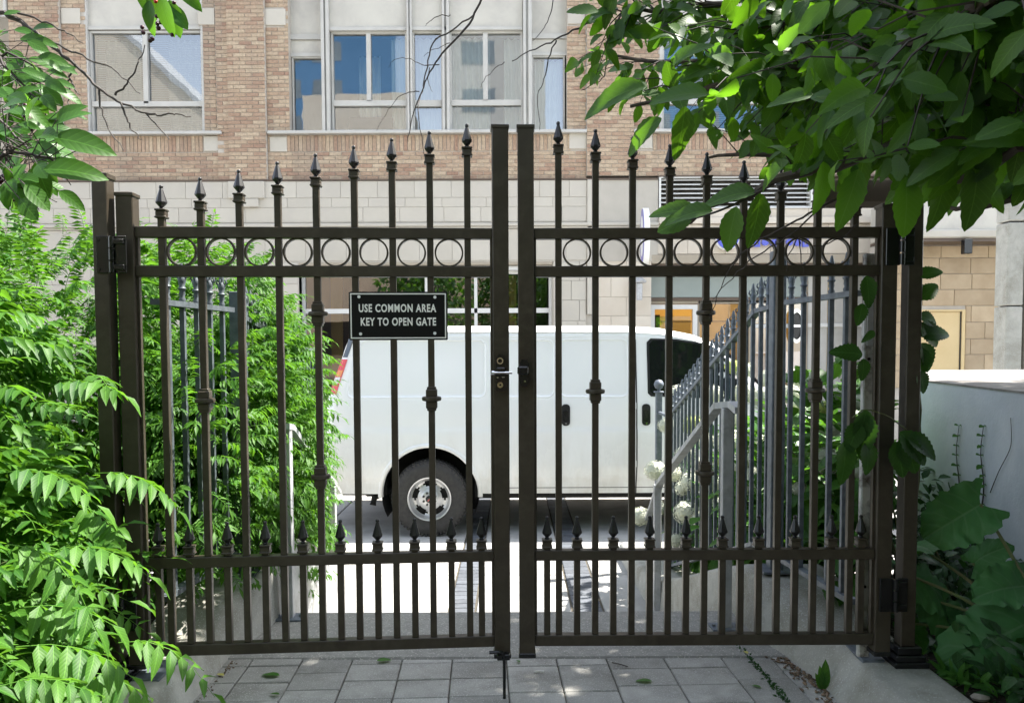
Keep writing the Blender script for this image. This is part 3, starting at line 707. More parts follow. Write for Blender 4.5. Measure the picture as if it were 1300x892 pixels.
# ground-floor shop windows
BB('cornice', M['tanmetal'], FX(376), FX(701), YF + .0, YF + .4, FZ(337), FZ(332.5), b=.01); BB('cornice', M['whiteframe'], FX(376), FX(701), YF + .06, YF + .4, FZ(343), FZ(337.5), b=.006)
fr = winframe('shop_window', 376, 701, 343, 600, [(381, 443, 346, 391), (447, 536, 346, 391), (540, 600, 346, 391), (604, 695, 346, 391), (381, 443, 397, 596), (447, 536, 397, 596), (540, 600, 397, 596), (604, 695, 397, 596)],
              d=.22, fw=4, bars=[(443, 447, 345, 598), (536, 540, 345, 598), (600, 604, 345, 598), (380, 697, 391, 397)], mat='whiteframe', gl='shopglass')
BB('tan_jamb', M['tanmetal'], FX(370), FX(376), YF + .02, YF + .3, ZS, FZ(333))
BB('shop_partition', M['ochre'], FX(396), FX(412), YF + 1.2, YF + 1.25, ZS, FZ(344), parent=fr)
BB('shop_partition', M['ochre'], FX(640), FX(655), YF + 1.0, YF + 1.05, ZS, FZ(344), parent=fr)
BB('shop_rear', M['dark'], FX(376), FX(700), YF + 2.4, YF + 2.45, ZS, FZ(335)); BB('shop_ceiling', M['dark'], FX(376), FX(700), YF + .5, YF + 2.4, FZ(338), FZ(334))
# right-hand entrance
BB('lintel', M['tanmetal'], FX(828), FX(1272), YF + .0, YF + .5, FZ(336), FZ(324.5), b=.01); BB('lintel', M['flash'], FX(828), FX(1110), YF + .04, YF + .5, FZ(341), FZ(336.3))
BB('fascia', M['greenpanel'], FX(828), FX(1030), YF + .25, YF + .5, FZ(378), FZ(341.2), b=.004)
BB('fascia_trim', M['flash'], FX(828), FX(1030), YF + .23, YF + .5, FZ(382), FZ(378.3)); BB('door_head', M['tanmetal'], FX(828), FX(1030), YF + .27, YF + .5, FZ(386), FZ(382.3))
lob = thing('entrance_lobby', 'ochre lit lobby seen through the entrance glass behind the van', 'lobby', (FX(930), YF + 1.5, ZS)); OL = off(lob)
def LB(name, mat, *a, **k):
    mm = MB(); mm.M = OL; mm.box(*a, **k); return mm.build(name, mat, lob)
LB('lobby_wall', M['ochre'], FX(828), FX(1042), YF + 2.6, YF + 2.7, ZS, FZ(350)); LB('lobby_wall', M['ochre'], FX(828) - .0, FX(832), YF + .55, YF + 2.6, ZS, FZ(350))
LB('lobby_wall', M['ochre'], FX(1036), FX(1042), YF + .55, YF + 2.6, ZS, FZ(350))
LB('lobby_ceiling', M['room'], FX(832), FX(1036), YF + .55, YF + 2.6, FZ(352), FZ(350)); LB('wall_joint', M['flash'], FX(832), FX(1036), YF + 2.585, YF + 2.6, FZ(403.5), FZ(402.8))
LB('ceiling_light', M['bulb'], FX(850), FX(1020), YF + .8, YF + 2.3, FZ(353), FZ(352.2)); LB('notice_board', M['dark'], FX(836), FX(853), YF + 1.0, YF + 1.03, FZ(430), FZ(398))
door = winframe('entrance_door', 830, 892, 387, 600, [(838, 884, 402, 590)], d=.3, fw=6, mat='whiteframe', gl='shopglass')
winframe('entrance_window', 893, 962, 382, 600, [(896, 960, 384, 596)], d=.3, fw=2, mat='tanmetal', gl='shopglass')
g2 = winframe('entrance_window', 962, 1036, 382, 600, [(966, 1032, 385, 412), (966, 1032, 417, 596)], d=.3, fw=3, mat='tanmetal', gl='shopglass', bars=[(965, 1033, 412, 417)])
BB('grey_panel', M['frame'], FX(1037), FX(1062), YF + .28, YF + .4, ZS, FZ(342)); BB('tan_strip', M['yellowdoor'], FX(1062.5), FX(1069), YF + .26, YF + .4, ZS, FZ(342)); BB('grey_panel', M['frame'], FX(1069.5), FX(1112), YF + .28, YF + .4, ZS, FZ(342))
BB('panel_rail', M['whiteframe'], FX(1036), FX(1112), YF + .24, YF + .28, FZ(417), FZ(412), b=.006); BB('panel_rail', M['whiteframe'], FX(966), FX(1012), YF + .24, YF + .27, FZ(418), FZ(413), b=.006)
mm = MB(); mm.M = OB @ Matrix.Translation((FX(1019.5), YF + .2, FZ(415.5))) @ Matrix.Diagonal((.42, 1, 1, 1))
mm.ring(.30, .24, .05, 40); mm.box(-.28, .28, -.015, .02, -.02, .02); mm.build('door_pull', M['chrome'], bd, smooth=True)
mm = MB(); mm.M = OB @ Matrix.Translation((FX(1019.5), YF + .215, FZ(415.5))) @ Matrix.Diagonal((.42, 1, 1, 1)); mm.lathe([(.25, 0), (.25, .02)], 32, axis='Y'); mm.build('pull_plate', M['black'], bd)
# louvre
lv = thing('wall_louvre', 'white horizontal ventilation louvre in the stone band behind the leaves', 'louvre', (FX(935), YF, FZ(266))); OV = off(lv)
mm = MB(); mm.M = OV; mm.box(FX(838), FX(1032), YF + .2, YF + .25, FZ(265), FZ(226.5)); mm.build('louvre_back', M['dark'], lv)
for k in range(7):
    z = FZ(264.2 - k * 5.7); mm = MB(); mm.M = OV; a, b = FX(840), FX(1030)
    mm.add([(a, YF + .02, z), (b, YF + .02, z), (b, YF + .14, z + .045), (a, YF + .14, z + .045), (a, YF + .02, z - .008), (b, YF + .02, z - .008), (b, YF + .14, z + .037), (a, YF + .14, z + .037)],
           [(0, 1, 2, 3), (4, 7, 6, 5), (0, 4, 5, 1), (3, 2, 6, 7), (0, 3, 7, 4), (1, 5, 6, 2)]); mm.build('slat', M['white'], lv)
mm = MB(); mm.M = OV
for (a, b, c, d) in ((837, 839.5, 226, 266), (1030.5, 1033, 226, 266), (839.5, 1030.5, 226, 227.5), (839.5, 1030.5, 265, 266.4)): mm.box(FX(a), FX(b), YF - .01, YF + .2, FZ(d), FZ(c))
mm.build('louvre_frame', M['whiteframe'], lv)
# signs on the facade
bs = thing('blade_sign', 'white oval projecting sign with violet rim on the stone pier', 'sign', (FX(820), YF - .4, FZ(336)))
mm = MB(); mm.M = off(bs); cxx, cz = P(819, 300, YF - .45).x, P(819, 300, YF - .45).z
prof = [(math.cos(a) * .20, math.sin(a) * .47) for a in np.linspace(0, 2 * math.pi, 40, endpoint=False)]
mm.prism([(YF - .45 + p[0], cz + p[1]) for p in prof], cxx - .045, cxx + .05, 'YZ'); mm.build('sign_body', M['white'], bs)
mm = MB(); mm.M = off(bs); mm.prism([(YF - .45 + p[0] * .97, cz + p[1] * .97) for p in prof], cxx - .052, cxx - .046, 'YZ'); mm.build('sign_face', M['purple'], bs)
mm = MB(); mm.M = off(bs); mm.prism([(YF - .45 + p[0] * .62, cz + p[1] * .72) for p in prof], cxx - .057, cxx - .053, 'YZ'); mm.build('sign_emblem', M['white'], bs)
mm = MB(); mm.M = off(bs); mm.box(cxx - .01, cxx + .01, YF - .27, YF + .03, cz + .2, cz + .23); mm.box(cxx - .01, cxx + .01, YF - .27, YF + .03, cz - .2, cz - .17); mm.build('bracket', M['greypaint'], bs)
ws = thing('shop_sign', 'round blue sign with white W and row of blue letter shapes above entrance', 'sign', (FX(922), YF - .08, FZ(330)))
mm = MB(); mm.M = off(ws); mm.lathe([(.205, -.04), (.205, .04)], 40, (P(922, 303, YF).x, YF - .05, P(922, 303, YF).z), 'Y'); mm.build('sign_rim', M['white'], ws)
mm = MB(); mm.M = off(ws); mm.lathe([(.188, -.008), (.188, .008)], 40, (P(922, 303, YF).x, YF - .10, P(922, 303, YF).z), 'Y'); mm.build('sign_disc', M['blue'], ws)
o = link('lettering', textmesh('W', .19, .15, .012, M['white'], .03), ws); o.matrix_local = off(ws) @ Matrix.Translation((P(922, 308.5, YF).x, YF - .108, P(922, 308.5, YF).z))
xx = 944
for k, (wd, kind) in enumerate([(10, 0), (9, 1), (9, 2), (8, 0), (10, 1), (9, 2), (9, 0), (9, 1)]):
    mm = MB(); c0 = P(xx + wd / 2, 304.5, YF); mm.M = off(ws) @ Matrix.Translation((c0.x, YF - .06, c0.z))
    h = .17
    if kind == 0: mm.lathe([(.055, -.02), (.055, .02)], 14, (0, 0, -.06), 'Y'); mm.box(.035, .06, -.02, .02, -.12, h)
    elif kind == 1: mm.box(-.05, -.02, -.02, .02, -.13, h * .6); mm.box(-.02, .05, -.02, .02, -.13, -.09); mm.box(.022, .05, -.02, .02, -.09, h * .3)
    else: mm.lathe([(.06, -.02), (.06, .02)], 14, (0, 0, -.05), 'Y')
    mm.build('letter', M['blue'], ws); xx += wd + 1.2
wl = thing('wall_lamp', 'grey cylindrical wall lamp below the oval projecting sign', 'lamp', (FX(810), YF - .1, FZ(384)))
mm = MB(); mm.M = off(wl); mm.lathe([(.05, FZ(383)), (.055, FZ(362)), (.03, FZ(360))], 14, (P(810, 370, YF).x, YF - .14, 0)); mm.build('lamp_body', M['greypaint'], wl, smooth=True)
mm = MB(); mm.M = off(wl); mm.lathe([(.11, FZ(361)), (.12, FZ(359)), (.05, FZ(354)), (.03, FZ(351))], 16, (P(810, 370, YF).x, YF - .14, 0)); mm.build('lamp_cap', M['greypaint'], wl, smooth=True)
mm = MB(); mm.M = off(wl); mm.box(P(810, 370, YF).x - .02, P(810, 370, YF).x + .02, YF - .1, YF + .02, FZ(372), FZ(368)); mm.build('lamp_arm', M['greypaint'], wl)
# right: tan block wall under the overhang, yellow door, concrete column
tw = thing('block_wall', 'tan block wall with yellow door beneath the overhang at right', 'wall', (FX(1210), YF - 1, ZS)); OT = off(tw); YB = YF - .6
def TX(px): return P(px, 400, YB).x
def TZ(py): return P(1200, py, YB).z
mm = MB(); mm.M = OT; mm.box(TX(1113), TX(1330), YB + .02, YB + .3, ZS, TZ(310)); mm.build('mortar_bed', M['mortar'], tw)
ys = [312, 327.5, 347.5, 367.5, 388, 409, 430, 450, 470, 492]
for j, (t, b) in enumerate(zip(ys, ys[1:])):
    x = 1113 - (j % 2) * 22
    while x < 1330:
        wp = random.choice([40, 40, 60]); a, c = max(x, 1113), min(x + wp, 1330)
        if c > 1224 or t < 393 and b < 396 or c < 1166 or True:
            segs = [(a, c)]
            if b > 395: segs = [(a, min(c, 1165)), (max(a, 1226), c)]
            for (p, q) in segs:
                if q - p > 3: mm = MB(); mm.M = OT; mm.box(TX(p) + .004, TX(q) - .004, YB, YB + .1, TZ(b) + .004, TZ(t) - .004, b=.004); mm.build('block', M['tanblock'], tw)
        x += wp
mm = MB(); mm.M = OT; mm.box(TX(1168), TX(1220), YB - .005, YB + .06, ZS, TZ(395.5), b=.004); mm.build('door', M['yellowdoor'], tw)
mm = MB(); mm.M = OT; mm.box(TX(1220.3), TX(1224.5), YB - .03, YB + .06, ZS, TZ(393)); mm.box(TX(1163), TX(1220.3), YB - .03, YB + .06, TZ(395.3), TZ(393)); mm.build('door_frame', M['yellowdoor'], tw)
mm = MB(); mm.M = OT; mm.box(TX(1218.5), TX(1220), YB - .015, YB - .006, ZS, TZ(396)); mm.build('door_gap', M['dark'], tw)
mm = MB(); mm.M = OT; mm.box(TX(1113), TX(1330), YB - .5, YB + .3, TZ(307), TZ(297), b=.02); mm.build('beam', M['stone'], tw)
mm = MB(); mm.M = OT; mm.box(TX(1113), TX(1330), YB - .45, YB + .28, TZ(311), TZ(307.2)); mm.build('soffit', M['flash'], tw)
mm = MB(); mm.M = OT; mm.box(TX(1113), TX(1330), YB - .42, YB + .28, TZ(296.8), TZ(262)); mm.build('upper_panel', M['panel'], tw)
mm = MB(); mm.M = OT; mm.box(P(1224, 320, YB - .6).x, P(1234, 320, YB - .6).x, YB - .62, YB - .5, P(1230, 322, YB - .6).z, P(1230, 303, YB - .6).z, b=.01); mm.build('soffit_light', M['black'], tw)
cl = thing('concrete_column', 'pale streaked concrete column rising behind the grey retaining wall', 'column', (P(1282, 400, 8.5).x, 8.5, ZS))
for (a, b, t) in ((475, 389.5, 0), (388, 284, 1), (282, 200, 2)):
    mm = MB(); mm.M = off(cl); zb = ZS if t == 0 else P(1282, a, 8.5).z
    mm.box(P(1270, 400, 8.5).x, P(1291, 400, 8.5).x, 8.4, 8.62, zb, P(1282, b, 8.5).z, b=.01); mm.build('column_segment', M['conc'], cl)
mm = MB(); mm.M = off(cl); mm.box(P(1295.5, 400, 8.5).x, P(1330, 400, 8.5).x, 8.38, 8.9, ZS, 3.6, b=.01); mm.build('column_wing', M['stone'], cl)
mm = MB(); mm.M = off(cl); mm.box(P(1291, 400, 8.5).x + .004, P(1295.5, 400, 8.5).x - .004, 8.5, 8.8, ZS, 3.6); mm.build('column_joint', M['dark'], cl)

# buildings behind the camera, seen in the window glass
def tower(label, x0, x1, y0, y1, h, mat, pitch, name='office_tower'):
    t = thing(name, label, 'building', ((x0 + x1) / 2, (y0 + y1) / 2, ZS)); mm = MB(); mm.M = off(t); mm.box(x0, x1, y0, y1, ZS, h); mm.build('wall', M[mat], t)
    fl = 1.5; r = MB(); r.M = off(t); k = 0
    while fl < h - 1.5:
        x = x0 + 1
        while x < x1 - pitch: r.box(x, x + pitch * .72, y1 - .05, y1 + .03, fl, fl + 1.7); x += pitch
        fl += 3.4
    tag(r.build('windows', M['towerglass'], t), kind='stuff')
tower('plain beige office block standing behind the viewer', -15, -7.5, -36, -29, 19.5, 'tower', 3.6)
tower('pale apartment block with ribbon windows behind the viewer', -4.5, 2.5, -38, -30, 25.0, 'frame', 3.3, 'apartment_block')
tower('tall blue glass tower far behind the viewer', -24, -11, -60, -48, 45, 'bluetower', 4.0)
tower('blue glass tower behind the viewer on the right', 9, 20, -48, -36, 32, 'bluetower', 4.0)
gt = thing('gabled_hall', 'pale hall with steep sloping roof behind the viewer', 'building', (-28, -32, ZS)); mm = MB(); mm.M = off(gt)
mm.prism([(-38, ZS), (-19, ZS), (-19, 15.5), (-31, 27), (-38, 27)], -38, -29, 'XZ'); mm.build('wall', M['tower'], gt)
mm = MB(); mm.M = off(gt); mm.add([(-18.8, -28.9, 15.2), (-31.2, -28.9, 27.2), (-31.2, -38, 27.2), (-18.8, -38, 15.2), (-18.8, -28.9, 15.7), (-31.2, -28.9, 27.7), (-31.2, -38, 27.7), (-18.8, -38, 15.7)], [(0, 1, 2, 3), (4, 7, 6, 5), (0, 4, 5, 1), (1, 5, 6, 2), (2, 6, 7, 3), (3, 7, 4, 0)]); mm.build('roof', M['greypaint'], gt)

# ================================================================== THE GATE
YG = 2.92; W = 1.411; PIT = .1386
def gz(px, py): return P(px, py, YG).z
def finial_mb(s=1.0, black=True):
    """spear: base at z=0, tip at 0.083*s"""
    return MB().lathe([(.0085 * s, 0), (.0095 * s, .003 * s), (.0065 * s, .007 * s), (.0195 * s, .022 * s), (.0200 * s, .026 * s), (.0060 * s, .073 * s), (.0050 * s, .0745 * s), (.0072 * s, .077 * s), (.0072 * s, .083 * s), (.004 * s, .0865 * s)], 8, ph=.5)
fin_me = finial_mb().mesh('finial', M['blackfin'])
col_me = MB().box(-.0175, .0175, -.0175, .0175, 0, .022, b=.003).box(-.020, .020, -.020, .020, .022, .029, b=.002).box(-.020, .020, -.020, .020, -.004, .003, b=.002).mesh('collar', M['bronze'])
bm_ = MB().box(-.021, .021, -.021, .021, .008, .036, b=.003).box(-.021, .021, -.021, .021, -.036, -.008, b=.003).box(-.017, .017, -.017, .017, -.045, .045, b=.002)
bm_.lathe([(.024, -.010), (.035, -.007), (.037, 0), (.035, .007), (.024, .010)], 14)
bush_me = bm_.mesh('knuckle', M['bronze'], True)
ring_me = MB().ring(.0535, .0475, .020, 40).mesh('ring', M['bronze'], True, angle=50)
T4 = Matrix.Translation
TOPZ = gz(640, 163); tips_px = [158, 168, 177.5, 187.5, 198, 208.5, 219, 229, 239]
R1t, R1b, R2t, R2b = gz(680, 290.5), gz(680, 304), gz(680, 338.5), gz(680, 352)
R3t, R3b, R4t, R4b = gz(690, 697), gz(690, 710), gz(690, 804), gz(690, 817.5)
SB = gz(668, 829)
def gate(root, s):
    """s=+1: local x runs from the meeting stile (0) to the hinge stile (W); s=-1 mirrored"""
    def X(x): return s * x
    def mb(): return MB()
    def part(m, name, mat='bronze', smooth=False): return m.build(name, M[mat], root, smooth)
    hz = gz(1125, 262) if s > 0 else P(165, 248, 2.83).z
    for (a, b, zt) in ((0, .060, TOPZ), (W - .060, W, hz)):
        st = part(mb().box(X(a), X(b), -.030, .030, SB, zt, b=.003), 'stile')
        c = (X(a) + X(b)) / 2
        cp = MB().box(c - .0335, c + .0335, -.0335, .0335, zt - .008, zt + .006, b=.002)
        cp.add([(c - .031, -.031, zt + .006), (c + .031, -.031, zt + .006), (c + .031, .031, zt + .006), (c - .031, .031, zt + .006), (c, 0, zt + .014)], [(0, 1, 4), (1, 2, 4), (2, 3, 4), (3, 0, 4)])
        cp.build('cap', M['bronze'], st)
        MB().box(c - .0325, c + .0325, -.0325, .0325, SB - .006, SB + .012, b=.002).build('foot_cap', M['black'], st)
    for (t, b) in ((R1t, R1b), (R2t, R2b), (R3t, R3b), (R4t, R4b)):
        part(mb().box(X(.0605), X(W - .0605), -.0185, .0185, b, t, b=.002), 'rail')
    part(mb().box(X(.0605), X(.0685), -.010, .010, R4t + .0005, R2b - .0005), 'edge_strip'); part(mb().box(X(W - .0685), X(W - .0605), -.010, .010, R4t + .0005, R2b - .0005), 'edge_strip')
    part(mb().box(X(.0605), X(.0685), -.010, .010, R2t + .0005, R1b - .0005), 'edge_strip'); part(mb().box(X(W - .0685), X(W - .0605), -.010, .010, R2t + .0005, R1b - .0005), 'edge_strip')
    for i in range(9):
        x = X(.152 + PIT * i); zt = gz(650 - s * 50, tips_px[i] + (-3 if s > 0 else 0)) - .0865 - .029
        m = mb()
        for a, b in ((R4t, R3b), (R3t, R2b), (R2t, R1b), (R1t, zt)): m.box(x - .0120, x + .0120, -.0120, .0120, a + .0003, b - .0003, b=.0015)
        pk = part(m, 'picket')
        link('collar', col_me, pk, T4((x, 0, zt))); link('finial', fin_me, pk, T4((x, 0, zt + .029)))
        zs = {1: [505], 7: [505], 4: [398, 601]}.get(i, [])
        for zz in zs: link('knuckle', bush_me, pk, T4((x, 0, gz(650, zz - (8 if s > 0 and zz > 450 and zz < 600 else 0)))))
        if i < 8: link('ring', ring_me, root, T4((x + X(PIT / 2), 0, (R1b + R2t) / 2)))
    zc = gz(690, 693)
    for x in [.107] + [.152 + PIT * (i + .5) for i in range(8)] + [W - .107]:
        x = X(x); m = mb()
        for a, b in ((R4t, R3b), (R3t, zc)): m.box(x - .0120, x + .0120, -.0120, .0120, a + .0003, b - .0003, b=.0015)
        pk = part(m, 'short_picket'); link('collar', col_me, pk, T4((x, 0, zc))); link('finial', fin_me, pk, T4((x, 0, zc + .029)))
gr = thing('iron_gate', 'right leaf of the dark bronze spear-topped metal gate, under the overhanging leaves', 'gate', (0.024, YG, 0), 0, None)
gate(gr, 1)
ang = math.atan2(2.827 - 2.92, -1.419 + .012)
gl_ = thing('iron_gate', 'left leaf of the dark bronze spear-topped metal gate, carrying the black sign', 'gate', (-.012, YG, 0), ang + math.pi)
gate(gl_, -1)
# latch, strike and drop rod
zl = gz(640, 473)
def gp(name, mat, m, root, smooth=False, angle=40): return m.build(name, M[mat], root, smooth, angle=angle)
m = MB().prism([(-.052, zl - .060), (-.045, zl - .066), (-.020, zl - .066), (-.012, zl - .055), (-.005, zl - .01), (-.006, zl + .02), (-.020, zl + .05), (-.022, zl + .066), (-.040, zl + .070), (-.050, zl + .055)], -.060, -.0305)
lt = gp('latch', 'black', m, gl_)
MB().lathe([(.011, -.066), (.011, -.0602), (.004, -.0602), (.004, -.064)], 16, (-.036, 0, zl - .043), 'Y', cap=False).build('key_cylinder', M['brass'], lt)
MB().tube([(-.062, -.067, zl + .002), (.008, -.067, zl + .002)], .0048, 8).lathe([(.010, -.006), (.010, .003)], 12, (-.061, -.067, zl + .002), 'X').build('bolt', M['chrome'], lt, True)
MB().ring(.012, .008, .006, 20, (-.036, -.063, zl + .046)).build('latch_eye', M['chrome'], lt, True)
MB().box(-.050, -.041, -.067, -.0602, zl - .018, zl - .012, b=.002).build('latch_tab', M['chrome'], lt); MB().box(-.030, -.018, -.067, -.0602, zl - .016, zl - .011, b=.002).build('latch_tab', M['chrome'], lt)
MB().box(-.050, -.016, -.070, -.0602, zl - .010, zl + .022, b=.004).build('latch_hood', M['black'], lt)
m = MB().prism([(.002, zl - .025), (.010, zl - .048), (.030, zl - .050), (.040, zl - .035), (.040, zl + .035), (.030, zl + .050), (.012, zl + .050), (.002, zl + .030)], -.060, -.031)
kp = gp('strike', 'black', m, gr); MB().box(-.004, .038, -.074, -.0602, zl - .006, zl + .026, b=.006).build('strike_plate', M['black'], kp); MB().lathe([(.004, -.064), (.004, -.058)], 8, (.024, 0, zl - .030), 'Y').build('screw', M['chrome'], kp)
zb = gz(640, 826)
m = MB().box(-.052, -.004, -.060, -.0305, zb - .012, zb + .010, b=.002); br = gp('rod_bracket', 'black', m, gl_)
MB().tube(smoothpath([(-.082, -.062, gz(640, 819)), (-.04, -.062, gz(640, 819)), (-.030, -.062, gz(640, 822)), (-.026, -.062, zb - .02), (-.026, -.062, .03)], 3), .0062, 8).build('drop_rod', M['black'], br, True)
# posts and hinges
def post(root, x, y, zt, zb_, rz=0, base=True, w=.0275):
    MB().box(-w, w, -w, w, zb_ + .001, zt, b=.003).build('shaft', M['bronze'], root)
    m = MB().box(-w - .0045, w + .0045, -w - .0045, w + .0045, zt - .010, zt + .008, b=.002); q = w + .003
    m.add([(-q, -q, zt + .008), (q, -q, zt + .008), (q, q, zt + .008), (-q, q, zt + .008), (0, 0, zt + .018)], [(0, 1, 4), (1, 2, 4), (2, 3, 4), (3, 0, 4)]); m.build('cap', M['bronze'], root)
    if base:
        m = MB().box(-w - .037, w + .037, -w - .037, w + .037, zb_, zb_ + .022, b=.003).box(-w - .028, w + .028, -w - .028, w + .028, zb_ + .022, zb_ + .045, b=.003)
        m.box(-w - .018, w + .018, -w - .018, w + .018, zb_ + .045, zb_ + .075, b=.004).build('base_cover', M['black'], root)
def hinge(root, x0, x1, z0, z1, y, xc, cat='hinge'):
    h = MB().box(x0, xc - .006, y - .006, y, z0, z1, b=.002).box(xc + .008, x1, y - .006, y, z0, z1, b=.002).build('hinge', M['black'], root)
    m = MB()
    for k in range(3): m.lathe([(.010, z0 + (z1 - z0) * (k * .33 + .02)), (.010, z0 + (z1 - z0) * (k * .33 + .31))], 12, (xc, y - .010, 0))
    m.box(xc, x1 - .006, y - .014, y - .005, z0 + .012, z0 + .030, b=.002).box(xc, x1 - .006, y - .014, y - .005, z1 - .030, z1 - .012, b=.002).build('barrel', M['black'], h, True)
    for xx in (x0 + .010, x1 - .010):
        for zz in (z0 + .014, z1 - .014): MB().lathe([(.0055, y - .010), (.0055, y - .005)], 6, (xx, 0, zz), 'Y').build('screw', M['black'], h)
pl_ = thing('gate_post', 'left bronze gate post with flat cap standing against the bright shrub', 'post', (-1.462, 2.80, .135)); post(pl_, 0, 0, 1.965 - .135, .0)
pr_ = thing('gate_post', 'right bronze gate post with stepped black base on the concrete curb', 'post', (1.503, YG, .135)); post(pr_, 0, 0, 1.965 - .135, .0)
def hz_(px, py): return P(px, py, 2.8).z - .135
hinge(pl_, -.014, .094, hz_(145, 348), hz_(145, 301), -.0282, .044); hinge(pl_, -.014, .094, hz_(165, 797), hz_(165, 754), -.0282, .044)
hinge(pr_, -.116, -.010, P(1140, 338, YG).z - .135, P(1140, 291, YG).z - .135, -.0320, -.058); hinge(pr_, -.116, -.010, P(1140, 772, YG).z - .135, P(1140, 730, YG).z - .135, -.0320, -.058)
# the sign
c = P(506, 401, 2.885); sg = thing('gate_sign', 'black sign reading USE COMMON AREA KEY TO OPEN GATE on the left gate', 'sign', (c.x, c.y, c.z), ang + math.pi)
MB().box(-.182, .182, -.0045, .0035, -.0895, .0895, b=.004).build('plate', M['signblack'], sg)
m = MB(); a, b_2, t = .176, .0835, .0042
for (x0, x1, z0, z1) in ((-a, a, b_2 - t, b_2), (-a, a, -b_2, -b_2 + t), (-a, -a + t, -b_2 + t, b_2 - t), (a - t, a, -b_2 + t, b_2 - t)): m.box(x0, x1, -.0062, -.0044, z0, z1)
m.build('border', M['signwhite'], sg)
for txt, px, py, wd, h in (('USE COMMON AREA', 505, 391.2, 97, 10.4), ('KEY TO OPEN GATE', 506, 408.2, 94.5, 10.4)):
    link('lettering', textmesh(txt, wd * .00294, h * .00294, .0015, M['signwhite'], .03), sg, T4(((px - 506) * .00294, -.0048, (401.0 - py) * .00294)))
for px, py in ((457, 377), (552, 377.5), (458.5, 423.5), (551.5, 423)):
    MB().lathe([(.0058, -.0085), (.0058, -.0045)], 12, ((px - 506) * .00294, 0, (401 - py) * .00294), 'Y').build('rivet', M['white'], sg, True)

# ================================================================== GALVANISED STAIR FENCES
def spear_mb(s=1.0):
    p = [(.013, 0), (.016, .012), (.010, .022), (.014, .034), (.012, .048), (.019, .058), (.012, .066), (.017, .085), (.019, .100), (.012, .112), (.010, .118), (.014, .128), (.004, .165)]
    m = MB().lathe([(r * s, z * s) for r, z in p], 8)
    for k in range(4):
        a = k * math.pi / 2; m.tube([(.010 * s * math.cos(a), .010 * s * math.sin(a), .095 * s), (.024 * s * math.cos(a), .024 * s * math.sin(a), .112 * s), (.019 * s * math.cos(a), .019 * s * math.sin(a), .128 * s)], .005 * s, 4)
    return m
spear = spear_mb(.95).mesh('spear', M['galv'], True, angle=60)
spear_d = spear.copy(); spear_d.materials[0] = M['galvshade']
def fence_run(root, a, b, za, zb2, H, pitch=.12, spears=True, skip_end=.06, mat='galv'):
    """sloping run from a=(x,y) to b with top rail za -> zb2 and bottom rail H below"""
    A, Bv = Vector((*a, 0)), Vector((*b, 0)); L = (Bv - A).length; d = (Bv - A) / L; inv = off(root); nrm = Vector((-d.y, d.x, 0))
    def pt(t, z): p = A + d * t; return Vector((p.x, p.y, z))
    for dz, nm in ((0, 'top_rail'), (-H, 'bottom_rail')):
        m = MB(); m.M = inv; hw, hh = .019, .011; vs = []
        for t, z in ((0, za + dz), (L, zb2 + dz)):
            for (q, r) in ((-hw, -hh), (hw, -hh), (hw, hh), (-hw, hh)): p = pt(t, z + r) + nrm * q; vs.append(p)
        m.add(vs, [(0, 3, 2, 1), (4, 5, 6, 7), (0, 1, 5, 4), (1, 2, 6, 5), (2, 3, 7, 6), (3, 0, 4, 7)]); m.build(nm, M[mat], root)
    n = int((L - 2 * skip_end) / pitch); t0 = (L - n * pitch) / 2
    for i in range(n + 1):
        t = t0 + i * pitch; z = za + (zb2 - za) * t / L
        zt, zbm = z - .0112, z - H + .0112
        bl = MB().box(-.0095, .0095, -.0095, .0095, -(zt - zbm) / 2, (zt - zbm) / 2)
        o = link('baluster', bl.mesh('baluster', M[mat]), root, inv @ T4(pt(t, (zt + zbm) / 2)))
        if spears: link('spear', spear if mat == 'galv' else spear_d, root, inv @ T4(pt(t, z + .0105)))
def sq_post(root, x, y, z0, z1, w=.032, mat='galv', ball=False, plate=False):
    m = MB(); m.M = off(root); m.box(x - w, x + w, y - w, y + w, z0, z1, b=.004); p = m.build('fence_post', M[mat], root)
    if ball: m = MB(); m.M = off(root); m.box(x - w - .012, x + w + .012, y - w - .012, y + w + .012, z1 + .0005, z1 + .014, b=.003).lathe([(.012, z1 + .014), (.014, z1 + .03), (.030, z1 + .04), (.042, z1 + .065), (.042, z1 + .08), (.028, z1 + .105), (.003, z1 + .113)], 14, (x, y, 0)); m.build('ball_cap', M[mat], p, True, angle=60)
    if plate: m = MB(); m.M = off(root); m.box(x - w - .045, x + w + .045, y - w - .045, y + w + .045, z0 - .004, z0 + .008, b=.002); m.build('base_plate', M[mat], p)
rf = thing('stair_fence', 'galvanised spear-topped fence sloping down beside the white hydrangeas', 'fence', (1.27, 3.7, .27))
fence_run(rf, (1.335, 2.99), (1.272, 3.64), 1.553, 1.552, 1.205, .12)
sq_post(rf, 1.268, 3.70, .272, 1.80, plate=True)
fence_run(rf, (1.262, 3.76), (1.255, 3.96), 1.54, 1.53, 1.2, .10, skip_end=.03)
fence_run(rf, (1.255, 3.97), (1.25, 6.10), 1.528, .80, 1.2, .118)
sq_post(rf, 1.245, 6.55, ZS, .96, .026, ball=True)
m = MB(); m.M = off(rf); m.box(1.235, 1.255, 6.11, 6.52, .785, .805); m.build('link_rail', M['galv'], rf)
m = MB(); m.M = off(rf); m.box(1.345, 1.385, 2.955, 2.985, .135, 1.70, b=.004); m.build('peeling_post', M['peel'], rf)
for z in (1.30, 1.60, .55, .42):
    m = MB(); m.M = off(rf); m.lathe([(.006, -.003), (.006, .0005)], 8, (1.362, 2.954, z), 'Y'); m.build('bolt', M['black'], rf)
